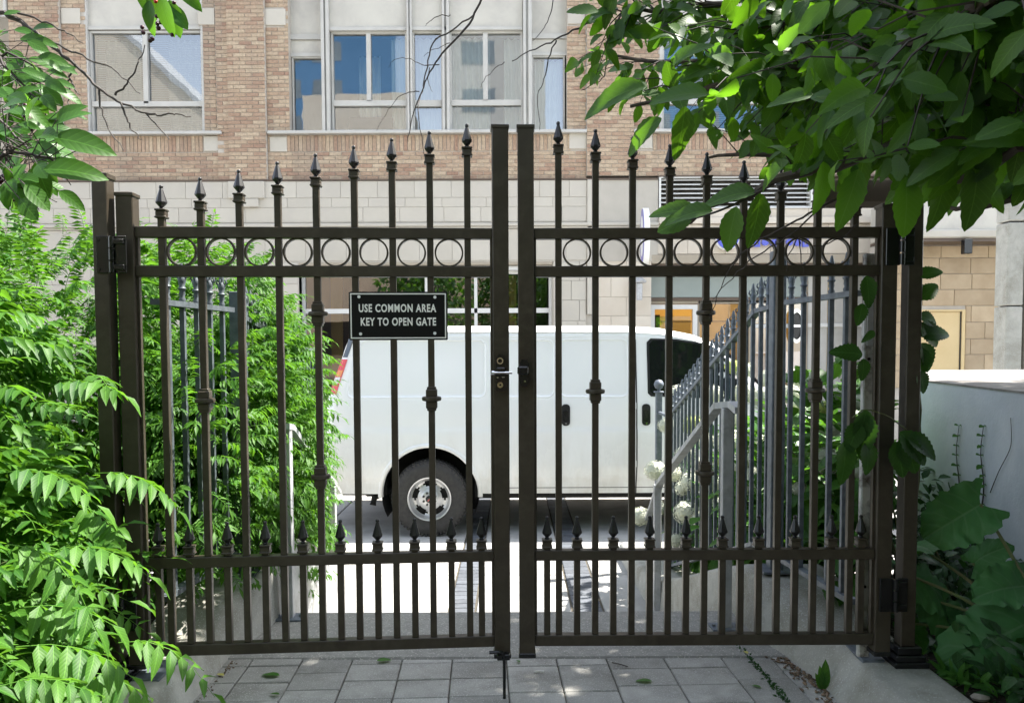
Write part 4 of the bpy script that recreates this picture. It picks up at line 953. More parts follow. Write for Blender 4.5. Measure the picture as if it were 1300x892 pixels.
m = MB(); m.M = off(rf); m.box(1.352, 1.378, 2.949, 2.9545, 1.35, 1.56, b=.002); m.build('lock_plate', M['greypaint'], rf)
lf = thing('stair_fence', 'galvanised spear-topped fence half swallowed by the left shrub', 'fence', (-1.33, 3.7, .27))
fence_run(lf, (-1.36, 2.96), (-1.31, 3.62), 1.53, 1.53, 1.15, .12, mat='galvshade'); sq_post(lf, -1.305, 3.70, .27, 1.62, mat='galvshade', plate=True)
fence_run(lf, (-1.32, 3.80), (-1.50, 4.96), 1.50, 1.42, 1.15, .12, mat='galvshade'); sq_post(lf, -1.505, 5.0, -.3, 1.50, mat='galvshade')
fence_run(lf, (-1.52, 5.05), (-1.62, 6.4), 1.38, 1.33, 1.15, .12, spears=False, mat='galvshade')
# handrails
def handrail(name, label, pts, posts, root_loc, plates=True):
    r = thing(name, label, 'handrail', root_loc); m = MB(); m.M = off(r); rows = []
    pts = [Vector(p) for p in pts]; hw, hh = .024, .015
    for i, p in enumerate(pts):
        d = (pts[min(i + 1, len(pts) - 1)] - pts[max(i - 1, 0)]); d.z = 0; d = d.normalized() if d.length > 1e-6 else Vector((0, 1, 0)); nn = Vector((-d.y, d.x, 0))
        rows.append([p + nn * q + Vector((0, 0, z)) for q, z in ((-hw, -hh), (hw, -hh), (hw, hh), (-hw, hh), (-hw, -hh))])
    m.grid(rows); m.add([v for v in rows[0][:4]], [(0, 1, 2, 3)]); m.add([v for v in rows[-1][:4]], [(3, 2, 1, 0)]); m.build('rail', M['greypaint'], r)
    for (x, y, z0, z1) in posts:
        m = MB(); m.M = off(r); m.box(x - .024, x + .024, y - .024, y + .024, z0 + .008, z1 - .0155, b=.003); pp = m.build('handrail_post', M['greypaint'], r)
        m = MB(); m.M = off(r); m.box(x - .07, x + .07, y - .05, y + .05, z0, z0 + .010, b=.002); m.build('base_plate', M['galv'], pp)
        m = MB(); m.M = off(r)
        for sx in (-.055, .055): m.lathe([(.008, z0 + .010), (.008, z0 + .02)], 6, (x + sx, y, 0))
        m.build('anchor_bolt', M['galv'], pp)
handrail('handrail', 'pale grey painted handrail going down the steps in front of the hydrangeas',
         [P(940, 521, 3.40), P(930, 513, 3.60), (1.0, 3.74, P(920, 515, 3.74).z), P(853, 592, 4.95), P(838, 612, 5.25), P(829, 640, 5.45), P(822, 658, 5.5)],
         [(1.015, 3.64, .006, P(925, 514, 3.64).z), (1.0, 5.30, ZS, P(838, 612, 5.3).z)], (1.0, 3.64, 0))
handrail('handrail', 'grey handrail mostly hidden in the shrub left of the steps',
         [(-1.11, 3.76, .97), (-1.115, 3.86, .955), (-1.19, 4.6, .68), (-1.24, 5.3, .42), (-1.25, 5.5, .32)], [(-1.115, 3.80, .006, .97), (-1.24, 5.28, ZS, .42)], (-1.1, 3.8, 0))
pn = thing('stair_side_panel', 'plain pale grey panel standing at the left edge of the steps', 'panel', (-1.05, 3.95, .0))
MBw(pn).prism([(3.86, -.56), (3.86, .34), (4.1, .30), (5.0, -.05), (5.0, -.56)], -1.17, -1.135, 'YZ').build('panel_sheet', M['greypaint'], pn)
MBw(pn).prism([(3.86, .34), (4.1, .30), (5.0, -.05), (5.0, -.02), (4.1, .33), (3.86, .37)], -1.18, -1.125, 'YZ').build('panel_cap', M['conc'], pn)

# ================================================================== THE VAN
VX, VY = P(413, 560, 7.76).x, 7.76
van = thing('parked_van', 'white windowless cargo van parked across the lane behind the gate', 'van', (VX, VY + 1.0, ZS))
LV = 5.69
def sst(a, b, x): t = min(1, max(0, (x - a) / (b - a))); return t * t * (3 - 2 * t)
def Hroof(x): return float(np.interp(x, [0, .08, .25, .6, 3.0, 3.4, 3.75, 3.95, 4.52, 4.75, 5.3, 5.55, 5.66, 5.69], [1.98, 2.08, 2.115, 2.13, 2.125, 2.10, 2.03, 1.95, 1.40, 1.24, 1.10, .98, .82, .72]))
def Wd(x): return float(np.interp(x, [0, .03, .08, .2, 4.6, 5.2, 5.55, 5.66, 5.69], [.93, .965, .985, 1.0, 1.0, .97, .90, .80, .72]))
PAN = [(437, 617, 400, 504), (633, 704, 400, 504), (711, 799, 400, 504)]
def vx(px): return P(px, 560, VY).x - VX
def vz(py): return P(650, py, VY).z - ZS
PANL = [(vx(a), vx(b), vz(d), 2.0) for a, b, c, d in PAN]
def inset(x, z):
    d = 0
    for (a, b, c, e) in PANL:
        cx, cz = (a + b) / 2, (c + e) / 2; r = .07
        qx, qz = abs(x - cx) - (b - a) / 2 + r, abs(z - cz) - (e - c) / 2 + r
        sd = math.hypot(max(qx, 0), max(qz, 0)) + min(max(qx, qz), 0) - r
        d = max(d, .011 * sst(-.022, .022, -sd))
    return d
def side_y(x, z, full=True):
    H = Hroof(x); w_ = Wd(x)
    y = w_ - .115 * sst(1.15, 2.15, z) * (1 if x < 4 else .6) - .05 * sst(.75, .40, z) if True else w_
    y -= .05 * (1 - sst(.30, .62, z)) * 0 
    y -= .014 * sst(1.04, 1.12, z) + .010 * (1 - sst(.55, .585, z))
    if full: y -= inset(x, z)
    return y
def shear(x, z): return x + max(0, 1 - x / 1.0) * .20 * sst(1.25, 2.1, z)
wheels = [(vx(545), vz(632) + .03), (vx(545) + 3.43, vz(632) + .03)]; RA = .492; WR = .385
xs = sorted(set([round(v, 4) for v in list(np.arange(0, .2, .02)) + list(np.arange(.2, 2.0, .024)) + list(np.arange(2.0, 3.0, .04)) + list(np.arange(3.0, 5.0, .04)) + list(np.arange(5.0, LV, .03))] + [LV]))
NS, NA = 74, 10
def body_pt(x, j, sgn):
    H = Hroof(x); zb_ = .42 + .0 * x; zs_ = max(zb_ + .1, H - .13)
    if j <= NS: z = zb_ + (zs_ - zb_) * j / NS; y = side_y(x, z)
    else:
        a = (j - NS) / NA * math.pi / 2; y0 = side_y(x, zs_); z = zs_ + .13 * math.sin(a); yy = y0 - .16 * (1 - math.cos(a)); y = yy
        if j == NS + NA: pass
    return x, y, z
for sgn in (-1, 1):
    V = []; keep = []; nj = NS + NA + 1
    for x in xs:
        for j in range(nj): V.append(list(body_pt(x, j, sgn)))
        # roof centre
    def inside(v): return any(math.hypot(v[0] - a, v[2] - b) < RA for a, b in wheels)
    ins = [inside(v) for v in V]; fs = []
    for i in range(len(xs) - 1):
        for j in range(nj - 1):
            q = [i * nj + j, (i + 1) * nj + j, (i + 1) * nj + j + 1, i * nj + j + 1]
            if all(ins[k] for k in q): continue
            fs.append(q if sgn > 0 else q[::-1])
    used = set(k for f in fs for k in f)
    for k in used:
        if ins[k]:
            v = V[k]; a, b = min(wheels, key=lambda c: math.hypot(v[0] - c[0], v[2] - c[1])); dx, dz = v[0] - a, v[2] - b; L = math.hypot(dx, dz) or 1
            v[0], v[2] = a + dx / L * RA, b + dz / L * RA; v[1] = side_y(v[0], v[2])
    n0 = len(V)
    for x in xs: V.append([x, 0, Hroof(x) + (.015 if x < 3.9 else .0)])
    for i in range(len(xs) - 1):
        q = [i * nj + nj - 1, (i + 1) * nj + nj - 1, n0 + i + 1, n0 + i]; fs.append(q if sgn > 0 else q[::-1])
    # end caps
    for i in (0, len(xs) - 1):
        for j in range(nj - 1):
            a = [i * nj + j, i * nj + j + 1]; o = len(V); V += [[V[a[0]][0], 0, V[a[0]][2]], [V[a[1]][0], 0, V[a[1]][2]]]; fs.append([a[0], a[1], o + 1, o])
    me = MB().add([(shear(v[0], v[2]), sgn * v[1], v[2]) for v in V], fs).build('body_side', M['vanwhite'], van, True, fix=False, angle=30)
def on_side(x, z, out=0.0): return (shear(x, z), -(side_y(x, z, False) - (inset(x, z) if out < .02 else 0)) - out, z)
def patch(name, mat, poly, out=.004, n=10, parent=van, thick=.006):
    """panel lying on the near side: polygon in (x, z)"""
    xs_ = [p[0] for p in poly]; zs_ = [p[1] for p in poly]; cx, cz = sum(xs_) / len(xs_), sum(zs_) / len(zs_)
    vs = []; fs = []; k = len(poly); rings = 5
    for r in range(rings):
        s = 1 - r / (rings - 1) * .999
        for p in poly: vs.append(on_side(cx + (p[0] - cx) * s, cz + (p[1] - cz) * s, out))
    for r in range(rings - 1):
        for i in range(k): fs.append([r * k + i, r * k + (i + 1) % k, (r + 1) * k + (i + 1) % k, (r + 1) * k + i])
    o = len(vs)
    for p in poly: vs.append(on_side(p[0], p[1], out - thick))
    for i in range(k): fs.append([i, o + i, o + (i + 1) % k, (i + 1) % k])
    return MB().add(vs, fs).build(name, M[mat], parent, True, angle=50)
def rrect(x0, x1, z0, z1, r=.03, n=5):
    out = []
    for cx, cz, a0 in ((x1 - r, z1 - r, 0), (x0 + r, z1 - r, 90), (x0 + r, z0 + r, 180), (x1 - r, z0 + r, 270)):
        for k in range(n + 1): a = R(a0 + 90 * k / n); out.append((cx + r * math.cos(a), cz + r * math.sin(a)))
    dens = []
    for i in range(len(out)):
        a, b = out[i], out[(i + 1) % len(out)]; k = max(1, int(math.dist(a, b) / .12))
        for j in range(k): dens.append((a[0] + (b[0] - a[0]) * j / k, a[1] + (b[1] - a[1]) * j / k))
    return dens
for (a, b, c, e) in PANL:
    pth = [p for p in rrect(a, b, c, e - .02, .075, 8)]; k = len(pth); rows = []
    for i in range(k + 1):
        p, q_ = Vector(pth[i % k]), Vector(pth[(i + 1) % k]); t_ = (q_ - Vector(pth[i - 1])).normalized(); nn = Vector((t_.y, -t_.x))
        rows.append([on_side(*(p + nn * o_), h_) for o_, h_ in ((-.015, -.002), (-.006, .0055), (.006, .0055), (.015, -.002))])
    MB().grid(rows).build('panel_bead', M['vanwhite'], van, True, fix=False, angle=180)
# side window of the front door
wp = [(vx(823), vz(500)), (vx(827), vz(504)), (vx(880), vz(506)), (vx(958), vz(508)), (vx(962), vz(502)), (vx(935), vz(470)), (vx(909), vz(442)), (vx(900), vz(437)), (vx(860), vz(431)), (vx(828), vz(430)), (vx(823), vz(435))]
def densify(p, k=4): return [(p[i][0] + (p[(i + 1) % len(p)][0] - p[i][0]) * j / k, p[i][1] + (p[(i + 1) % len(p)][1] - p[i][1]) * j / k) for i in range(len(p)) for j in range(k)]
wi = patch('side_window', 'plastic', densify(wp), .004)
cxw, czw = vx(885), vz(470)
patch('pane', 'vanglass', densify([(cxw + (a - cxw) * .95, czw + (b - czw) * .93) for a, b in wp]), .0055, parent=wi)
patch('rear_quarter_window', 'blueglass', densify([(.008, 1.81), (.075, 1.81), (.10, 2.0), (.03, 2.0)]), .003)
tl = patch('tail_light', 'redlight', densify([(.0, 1.44), (.085, 1.44), (.085, 1.79), (.0, 1.79)]), .006)
patch('lens', 'amber', densify([(.005, 1.62), (.077, 1.62), (.079, 1.68), (.005, 1.68)]), .009, parent=tl); patch('lens', 'clearlens', densify([(.005, 1.55), (.075, 1.55), (.076, 1.61), (.005, 1.61)]), .009, parent=tl)
for px in (625.5, 808.5):
    m = MB(); rows = []
    for z in np.linspace(.42, 1.98, 30): a = on_side(vx(px) - .006, z, .0065); b = on_side(vx(px) + .006, z, .0065); rows.append([a, b])
    m.grid(rows).build('door_seam', M['plastic'], van, fix=False)
m = MB(); rows = []
for x in np.linspace(vx(628), vx(970), 40): rows.append([on_side(x, .475, .0012), on_side(x, .482, .0012)])
m.grid(rows).build('door_seam', M['plastic'], van, fix=False)
m = MB(); rows = []
for x in np.linspace(.1, 3.9, 60):
    z = Hroof(x) - .075; y = side_y(x, z - .05, False) - .035
    rows.append([(shear(x, z), -y - .012, z), (shear(x, z), -y - .026, z + .004), (shear(x, z), -y - .010, z + .012)])
m.grid(rows).build('drip_rail', M['vanwhite'], van, True, fix=False, angle=180)
for px in (718.5, 820.5):
    x, z = vx(px), vz(527); h = patch('door_handle', 'plastic', rrect(x - .042, x + .042, z - .108, z + .108, .035), .010, thick=.014)
    patch('grip', 'black', rrect(x - .026, x + .026, z - .07, z + .045, .02), .018, parent=h, thick=.010); c_ = on_side(x, z - .085, .02); MB().lathe([(.010, -.006), (.010, .002)], 10, c_, 'Y').build('lock', M['chrome'], h)
for zc_ in (vz(516), vz(589)):
    x = vx(806.5); m = MB(); c_ = on_side(x, zc_, .006); m.box(c_[0] - .013, c_[0] + .013, c_[1] - .006, c_[1] + .012, zc_ - .035, zc_ + .035, b=.004); m.build('door_hinge', M['vanwhite'], van)
# wheels
def wheel(x, z, sgn):
    y = sgn * .93
    w_ = MB().lathe([(.218, .108), (.29, .122), (.345, .118), (.372, .095), (.385, .06), (.385, -.06), (.372, -.10), (.30, -.12), (.22, -.11)], 64, axis='Y', cap=False); 
    t = link('wheel', w_.mesh('tyre', M['tyre'], True, angle=50), van, T4((x, y, z)) @ (Matrix.Rotation(math.pi, 4, 'Z') if sgn < 0 else Matrix.Identity(4)))
    t.name = 'wheel'
    m = MB()
    for k in range(60):
        a = k * math.pi / 30; m.M = Matrix.Rotation(a, 4, 'Y'); m.box(-.012, .012, -.09, -.045, .380, .3885); m.box(-.012, .012, .045, .09, .380, .3885)
        m.box(-.010, .010, .100, .1115, .352, .374)
    tag(m.build('tread_block', M['tyre'], t), kind='stuff')
    # rim disc with five oval openings
    m = MB(); n = 80; rad = [.226, .215, .195, .175, .155, .135, .115, .095]; prf = [.115, .075, .055, .048, .052, .062, .072, .078]; vs = []; fs = []
    for r_, p_ in zip(rad, prf):
        for k in range(n): a = 2 * math.pi * k / n; vs.append((r_ * math.cos(a), p_, r_ * math.sin(a)))
    def hole(r_, a):
        best = min(abs((a - (R(90) + q * 2 * math.pi / 5) + math.pi) % (2 * math.pi) - math.pi) for q in range(5))
        return (best * .165 / .072) ** 2 + ((r_ - .165) / .034) ** 2 < 1
    for i in range(len(rad) - 1):
        for k in range(n):
            if hole((rad[i] + rad[i + 1]) / 2, 2 * math.pi * (k + .5) / n): continue
            fs.append([i * n + k, i * n + (k + 1) % n, (i + 1) * n + (k + 1) % n, (i + 1) * n + k])
    m.add(vs, fs); m.lathe([(.240, .112), (.240, .120), (.226, .1155)], 64, axis='Y', cap=False); m.build('rim', M['rim'], t, True, angle=50)
    MB().lathe([(.22, .0), (.22, .02), (.05, .02)], 40, axis='Y').build('brake_drum', M['under'], t)
    MB().lathe([(.100, .077), (.100, .092), (.088, .100), (.045, .104), (.04, .125)], 40, axis='Y').build('hub', M['rim'], t, True)
    MB().lathe([(.040, .10), (.040, .128), (.034, .131)], 28, axis='Y').build('hub_cap', M['plastic'], t, True)
    for k in range(8):
        a = R(22.5 + 45 * k); MB().lathe([(.0135, .10), (.0135, .112), (.008, .116)], 6, (.069 * math.cos(a), 0, .069 * math.sin(a)), 'Y').build('lug_nut', M['plastic'], t)
    if sgn < 0:
        o = link('lettering', textmesh('GMC', .050, .015, .002, M['redlight'], .03), t); o.matrix_local = T4((0, .1315, 0)) @ Matrix.Rotation(math.pi, 4, 'Z') @ Matrix.Rotation(R(-52), 4, 'Y')
    for ch in t.children:
        if ch.name.split('.')[0] != 'tread_block': ch.scale = (ch.scale[0] * .92, 1, ch.scale[2] * .92)
    return t
for (x, z) in wheels:
    for sgn in (-1, 1): wheel(x, WR, sgn)
for (x, z) in wheels:
    m = MB(); n = 30; rows = []
    for k in range(n + 1): a = R(-28) + R(236) * k / n; rows.append([(x + (RA + .004) * math.cos(a), -side_y(x + RA * math.cos(a), z + RA * math.sin(a)) + .0, z + (RA + .004) * math.sin(a)), (x + (RA + .004) * math.cos(a), -.55, z + (RA + .004) * math.sin(a))])
    m.grid(rows).add([r[1] for r in rows], [list(range(n + 1))]).build('wheel_well', M['under'], van, True, fix=False)
    m = MB(); rows = []
    for k in range(n + 1):
        a = R(-3) + R(186) * k / n; r_ = RA
        def q(rr, o): xx, zz = x + rr * math.cos(a), z + rr * math.sin(a); return (xx, -side_y(xx, zz) - o, zz)
        rows.append([q(RA - .010, -.03), q(RA - .006, .010), q(RA + .012, .018), q(RA + .030, .010), q(RA + .042, -.002)])
    m.grid(rows).build('arch_lip', M['vanwhite'], van, True, fix=False, angle=180)
m = MB().box(.12, 1.0 - .42, -.80, .80, .38, .55).box(1.5, 3.9, -.90, .90, .365, .55).box(4.9, 5.5, -.7, .7, .38, .55).box(.3, 5.3, -.45, -.30, .30, .42).box(.3, 5.3, .30, .45, .30, .42)
m.tube([(wheels[0][0], -.8, WR), (wheels[0][0], .8, WR)], .05, 10).lathe([(.001, -.16), (.12, -.1), (.16, 0), (.12, .1), (.001, .16)], 14, (wheels[0][0], 0, WR), 'Y'); m.build('chassis', M['under'], van)
MB().tube([(vx(492), -.62, .42), (vx(482), -.72, .40), (vx(470), -.80, .36), (vx(468), -.82, .28)], .035, 10).build('exhaust_pipe', M['under'], van, True)
MB().box(-.10, .06, -.93, .93, .42, .62, b=.03).build('rear_bumper', M['vanwhite'], van)
MB().box(LV - .08, LV + .07, -.88, .88, .38, .62, b=.03).build('front_bumper', M['plastic'], van)
# windscreen and mirror
m = MB(); m.add([(3.98, -.80, 1.955), (3.98, .80, 1.955), (4.54, .88, 1.41), (4.54, -.88, 1.41), (4.26, -.84, 1.70), (4.26, .84, 1.70)], [(0, 1, 5, 4), (4, 5, 2, 3)]); m.build('windscreen', M['vanglass'], van, fix=False)
mi = MB().box(4.02, 4.14, -1.22, -1.02, 1.36, 1.62, b=.03).build('wing_mirror', M['plastic'], van); MB().box(4.05, 4.09, -1.03, -.90, 1.42, 1.46).build('mirror_arm', M['plastic'], mi); MB().box(4.008, 4.019, -1.205, -1.035, 1.39, 1.60).build('mirror_glass', M['blueglass'], mi)

# ================================================================== PLANTS
# feathery shrubs on the left
frd = [frond_geo(.30, 7, .105, .040, .45, 3), frond_geo(.27, 7, .095, .034, .62, 3), frond_geo(.25, 6, .105, .042, .35, 3), frond_geo(.30, 7, .100, .035, .8, 3)]
frm = [frond_geo(.30, 8, .098, .031, .45, 2), frond_geo(.26, 8, .088, .026, .62, 2), frond_geo(.25, 7, .092, .031, .35, 2)]
frs = [frond_geo(.24, 9, .062, .013, .5, 2), frond_geo(.22, 10, .055, .011, .7, 2), frond_geo(.26, 9, .066, .014, .35, 2)]
def shrub(label, base, blobs, n, geos, size, mat='leaf_shrub', limit=300, stems=26, up=.1, name='feathery_shrub', extra=()):
    root = thing(name, label, 'shrub', base); items = list(extra)
    tot = sum(b[1][0] * b[1][1] * b[1][2] for b in blobs); B0 = Vector(base)
    for (c, r) in blobs:
        k = int(n * (r[0] * r[1] * r[2]) / tot)
        for _ in range(k):
            d = rdir(); rad = random.random() ** .30
            p = Vector((c[0] + d.x * r[0] * rad, c[1] + d.y * r[1] * rad, c[2] + d.z * r[2] * rad))
            out = Vector((d.x / r[0], d.y / r[1], d.z / r[2] * .7)).normalized()
            dirv = (out + rdir() * .55 + Vector((0, 0, up))).normalized()
            if dirv.z < -.3: dirv.z *= .3
            items.append((random.randrange(len(geos)), T4(p) @ frame(dirv, (0, 0, 1), random.uniform(-.5, .5)), size * random.uniform(.75, 1.2)))
    m = MB(); m.M = off(root)
    for _ in range(stems):
        c, r = random.choice(blobs); e = Vector(c) + rdir() * min(r) * .8; b0 = B0 + Vector((random.uniform(-.25, .25), random.uniform(-.35, .35), 0))
        mid = (b0 + e) / 2 + Vector((0, 0, .25 * abs(e.z - b0.z))); m.tube(smoothpath([b0, mid, e], 5, .004), .009, 5, .0025)
    tag(m.build('stems', M['gstem'], root, True), kind='stuff')
    foliage(root, 'leaf', geos, items, M[mat], limit, 'leaf_mass'); return root
def at(px, py, Y): return tuple(P(px, py, Y))
ex = []
def fr_at(px, py, Y, dirv, s=1.0, gi=0, roll=0.): ex.append((gi, T4(P(px, py, Y)) @ frame(dirv, (0, 0, 1), roll), s))
# fronds that reach over the post and towards the viewer, as in the photo
for a in [(150, 815, 2.25, (1, .1, -.02), 1.05, 3), (60, 700, 1.9, (1, .1, .1), 1.0, 1), (120, 600, 2.3, (1, .15, -.1), 1.05, 1), (20, 820, 1.6, (1, .2, -.15), .9, 0), (70, 850, 1.75, (1, .1, -.2), .9, 0), (100, 640, 2.35, (.9, -.2, -.5), .8, 2),
          (0, 600, 1.7, (1, 0, .05), .9, 1), (30, 770, 1.75, (1, 0, -.1), .95, 2), (60, 490, 2.5, (1, -.1, .1), 1.0, 0), (10, 690, 1.7, (1, -.1, -.2), .9, 3), (115, 480, 2.6, (.5, -.5, .1), .8, 1), (0, 870, 1.5, (1, .2, .1), .8, 1)]: fr_at(*a)
shrub('bright green feathery shrub in front of the left gate post', (-2.0, 2.2, .08),
      [((-2.05, 2.35, .55), (.62, .8, .55)), ((-1.72, 2.0, .25), (.38, .55, .28)), ((-2.3, 2.7, 1.15), (.55, .6, .5)), ((-1.55, 1.7, .20), (.22, .35, .18))], 1900, frd, .86, extra=ex)
shrub('tall lime green feathery shrub rising behind the left gate post', (-2.5, 3.9, .05),
      [((-2.35, 3.75, 1.17), (.85, .65, .78)), ((-2.9, 3.5, 1.25), (.7, .6, .75)), ((-2.2, 4.1, .5), (.8, .6, .5))], 2700, frm, .76, stems=40, up=.35)
ex2 = []
shrub('feathery shrub spilling through the left stair fence behind the gate pickets', (-1.75, 4.3, .0),
      [((-1.72, 4.3, 1.22), (.45, .65, .72)), ((-1.58, 4.1, .75), (.46, .6, .6)), ((-1.50, 4.4, .3), (.38, .6, .55)), ((-1.34, 3.45, .80), (.15, .4, .58)), ((-1.36, 4.3, .95), (.25, .6, .66))], 3200, frm, .68, up=.1)
shrub('fine leaved arching shrub between the fence and the rear of the van', (-1.75, 5.9, -.45),
      [((-2.05, 5.8, .90), (.40, .6, .72)), ((-1.80, 5.6, .42), (.36, .55, .60)), ((-1.80, 5.6, -.15), (.34, .5, .42))], 3000, frs, .85, stems=40, limit=300)
# --- broad-leaved tree on the right whose crown hangs over the gate
big = [leaf_geo(.125, .066, 14, .05, .18, .25, .9, .45), leaf_geo(.13, .060, 14, .05, .3, .45, 1.1, .40), leaf_geo(.11, .066, 14, .04, .12, .12, .8, .48), leaf_geo(.14, .068, 14, .05, .38, .6, 1.0, .42)]
tree = thing('broadleaf_tree', 'large dark tree whose broad leaves hang over the right of the gate', 'tree', (3.6, 1.0, .08))
MT = off(tree)
def limb(pts, r0, r1, nm='branch', mat='bark', jit=.01, seg=7, parent=None):
    m = MB(); m.M = off(parent or tree); pp = smoothpath(pts, 5, jit); m.tube(pp, r0, seg, r1); m.build(nm, M[mat], parent or tree, True); return pp
m = MB(); m.M = MT; tp = smoothpath([(3.6, 1.0, -.05), (3.55, 1.05, 1.2), (3.65, 1.0, 2.6), (3.4, 1.1, 4.0), (3.3, 1.2, 5.2)], 5, .015); m.tube(tp, .17, 12, .05); m.build('trunk', M['bark'], tree, True)
br_px = [[(1420, -70, 1.75), (1250, 10, 1.7), (1080, 70, 1.75), (940, 105, 1.8), (800, 135, 1.9)], [(1420, 40, 1.35), (1260, 120, 1.35), (1120, 190, 1.45), (980, 235, 1.5), (860, 285, 1.6)],
         [(1330, -120, 2.1), (1120, -40, 2.1), (930, 5, 2.15), (790, 15, 2.2)], [(1420, 150, 1.2), (1290, 190, 1.25), (1200, 240, 1.35)], [(1400, -60, 1.15), (1230, 10, 1.2), (1120, 80, 1.3)],
         [(1300, -70, 2.6), (1080, 40, 2.6), (900, 80, 2.7), (770, 70, 2.75)], [(1420, 230, 1.6), (1300, 250, 1.7), (1200, 262, 1.8)], [(1350, 40, 2.2), (1180, 120, 2.2), (1020, 190, 2.3), (900, 200, 2.4)], [(1380, 100, 2.4), (1240, 150, 2.4), (1120, 170, 2.4), (1010, 130, 2.4)], [(1380, 0, 2.5), (1230, 60, 2.5), (1110, 90, 2.5), (1000, 60, 2.5)], [(1380, 200, 2.1), (1260, 215, 2.1), (1150, 205, 2.1), (1060, 180, 2.0)], [(1380, -50, 1.9), (1220, -20, 1.9), (1080, 10, 1.9), (950, 40, 1.95)]]
items = []
def leaf_on(p, d, items, s, ng=4, hang=.55):
    dirv = (Vector(d) * .5 + Vector((0, 0, -hang)) + rdir() * .55).normalized()
    upv = (Vector((random.uniform(-.6, .6), -.9, .5)) + rdir() * .5)
    items.append((random.randrange(ng), T4(p) @ frame(dirv, upv), s))
tw_m = MB(); tw_m.M = MT
for bi, b in enumerate(br_px):
    pts = [P(*q) for q in b]; first = pts[0] + (pts[0] - pts[1]).normalized() * .8
    trk = Vector((3.5, 1.1, max(2.4, first.z + .3))); pp = limb([trk, (trk + first) / 2 + Vector((0, 0, .2)), first] + pts, .035, .004)
    L = len(pp)
    for i in range(int(L * .45), L):
        p = pp[i]; d = (pp[min(i + 1, L - 1)] - pp[max(i - 1, 0)]).normalized()
        for _ in range(7 if pp[i].x > .75 else 4):
            td = (d * .7 + Vector((0, 0, -.25)) + rdir() * .75).normalized(); ln = random.uniform(.10, .26)
            end = p + td * ln; mid = (p + end) / 2 + Vector((0, 0, .02)); pe = proj(end)
            if pe and (pe[1] > np.interp(pe[0], [700, 760, 850, 950, 1000, 1050, 1110, 1160, 1220, 1300], [60, 110, 150, 175, 215, 215, 200, 225, 235, 235]) or pe[0] < 730): continue
            tw_m.tube([p, mid, end], .0024, 4, .0011)
            nl = random.randint(4, 5)
            for k in range(nl):
                t = (k + 1) / nl; q = p.lerp(end, t); side = td.cross(Vector((0, 0, 1))).normalized() * (1 if k % 2 else -1)
                pr = proj(q)
                if pr:
                    x, y = pr[0], pr[1]
                    lim = np.interp(x, [700, 760, 850, 950, 1000, 1050, 1110, 1160, 1220, 1300], [60, 110, 150, 175, 215, 215, 200, 225, 235, 235])
                    if y > lim: continue
                    if x < 722: continue
                leaf_on(q, side + td * .5, items, random.uniform(.38, .68) * (.9 if q.y < 1.5 else 1), hang=.25 if q.x < .8 else .6)
tag(tw_m.build('twigs', M['twig'], tree, True), kind='stuff')
# sprig reaching left at the top rail and single hanging leaves
for (px, py, Y, d, s) in [(885, 270, 1.58, (-1, .1, .28), .95), (880, 275, 1.55, (-1, .1, -.35), 1.0), (960, 245, 1.5, (-.9, .1, .1), 1.0), (935, 262, 1.5, (-.25, 0, -1), 1.0), (965, 245, 1.45, (-.05, 0, -1), 1.1),
                          (1045, 205, 1.4, (.1, 0, -1), 1.0), (1090, 215, 1.3, (-.25, 0, -1), 1.1), (1150, 225, 1.25, (.1, 0, -1), 1.1), (905, 268, 1.5, (-1, .1, .1), .9), (1200, 215, 1.3, (0, 0, -1), 1.1), (1240, 200, 1.25, (.1, 0, -1), 1.15),
                          (870, 135, 1.7, (-.1, 0, -1), 1.2), (840, 150, 1.75, (-.8, 0, -.5), 1.0), (820, 110, 1.6, (-1, 0, -.1), 1.3), (900, 120, 1.5, (-.9, 0, .15), 1.2), (760, 15, 1.9, (-.5, 0, .1), .9)]:
    items.append((random.randrange(4), T4(P(px, py, Y)) @ frame(d, (random.uniform(-.4, .4), -1, .6)), s * .68))
limb([P(1010, 215, 1.5), P(960, 245, 1.5), P(905, 270, 1.53), P(860, 285, 1.56)], .0035, .0015, 'twig', 'twig', .002, 5)
# crown above and to the right of the frame
def crown(n, x0, x1, y0, y1, zf, s=1.0):
    for _ in range(n):
        x, y = random.uniform(x0, x1), random.uniform(y0, y1); z = zf(x, y) + random.random() ** 1.2 * 1.5
        cl = math.sin(x * 2.1 + 1) * math.sin(y * 2.6) + math.sin(x * 4.7 + y * 3.9) * .5
        if cl < -.75: continue
        pr = proj((x, y, z - .15))
        if pr and -60 < pr[0] < 1360 and pr[1] > -25: continue
        if x - .59 * (z - .4) < -1.12: continue
        if -.1 < x - .59 * (z - 2.2) < .80 and 1.0 < y - .2 * (z - 2.2) < 2.8 and random.random() < .93: continue
        items.append((4, T4((x, y, z)) @ frame((rdir() + Vector((0, 0, -.6))), rdir() + Vector((0, 0, .8))), s * random.uniform(1.2, 1.9)))
coarse = leaf_geo(.13, .072, 4, 0, .2, .3, 1.0, .43)
crown(7000, .25, 2.2, .6, 5.1, lambda x, y: 2.1 + .50 * max(y, 0) + .35)
crown(13000, .65, 5.6, -3.2, 5.1, lambda x, y: 1.9 + .50 * max(y, 0) + .35)
crown(2600, 1.4, 4.6, -2.8, .2, lambda x, y: .8)  # low unseen leaf mass added behind the viewer to darken the right gate
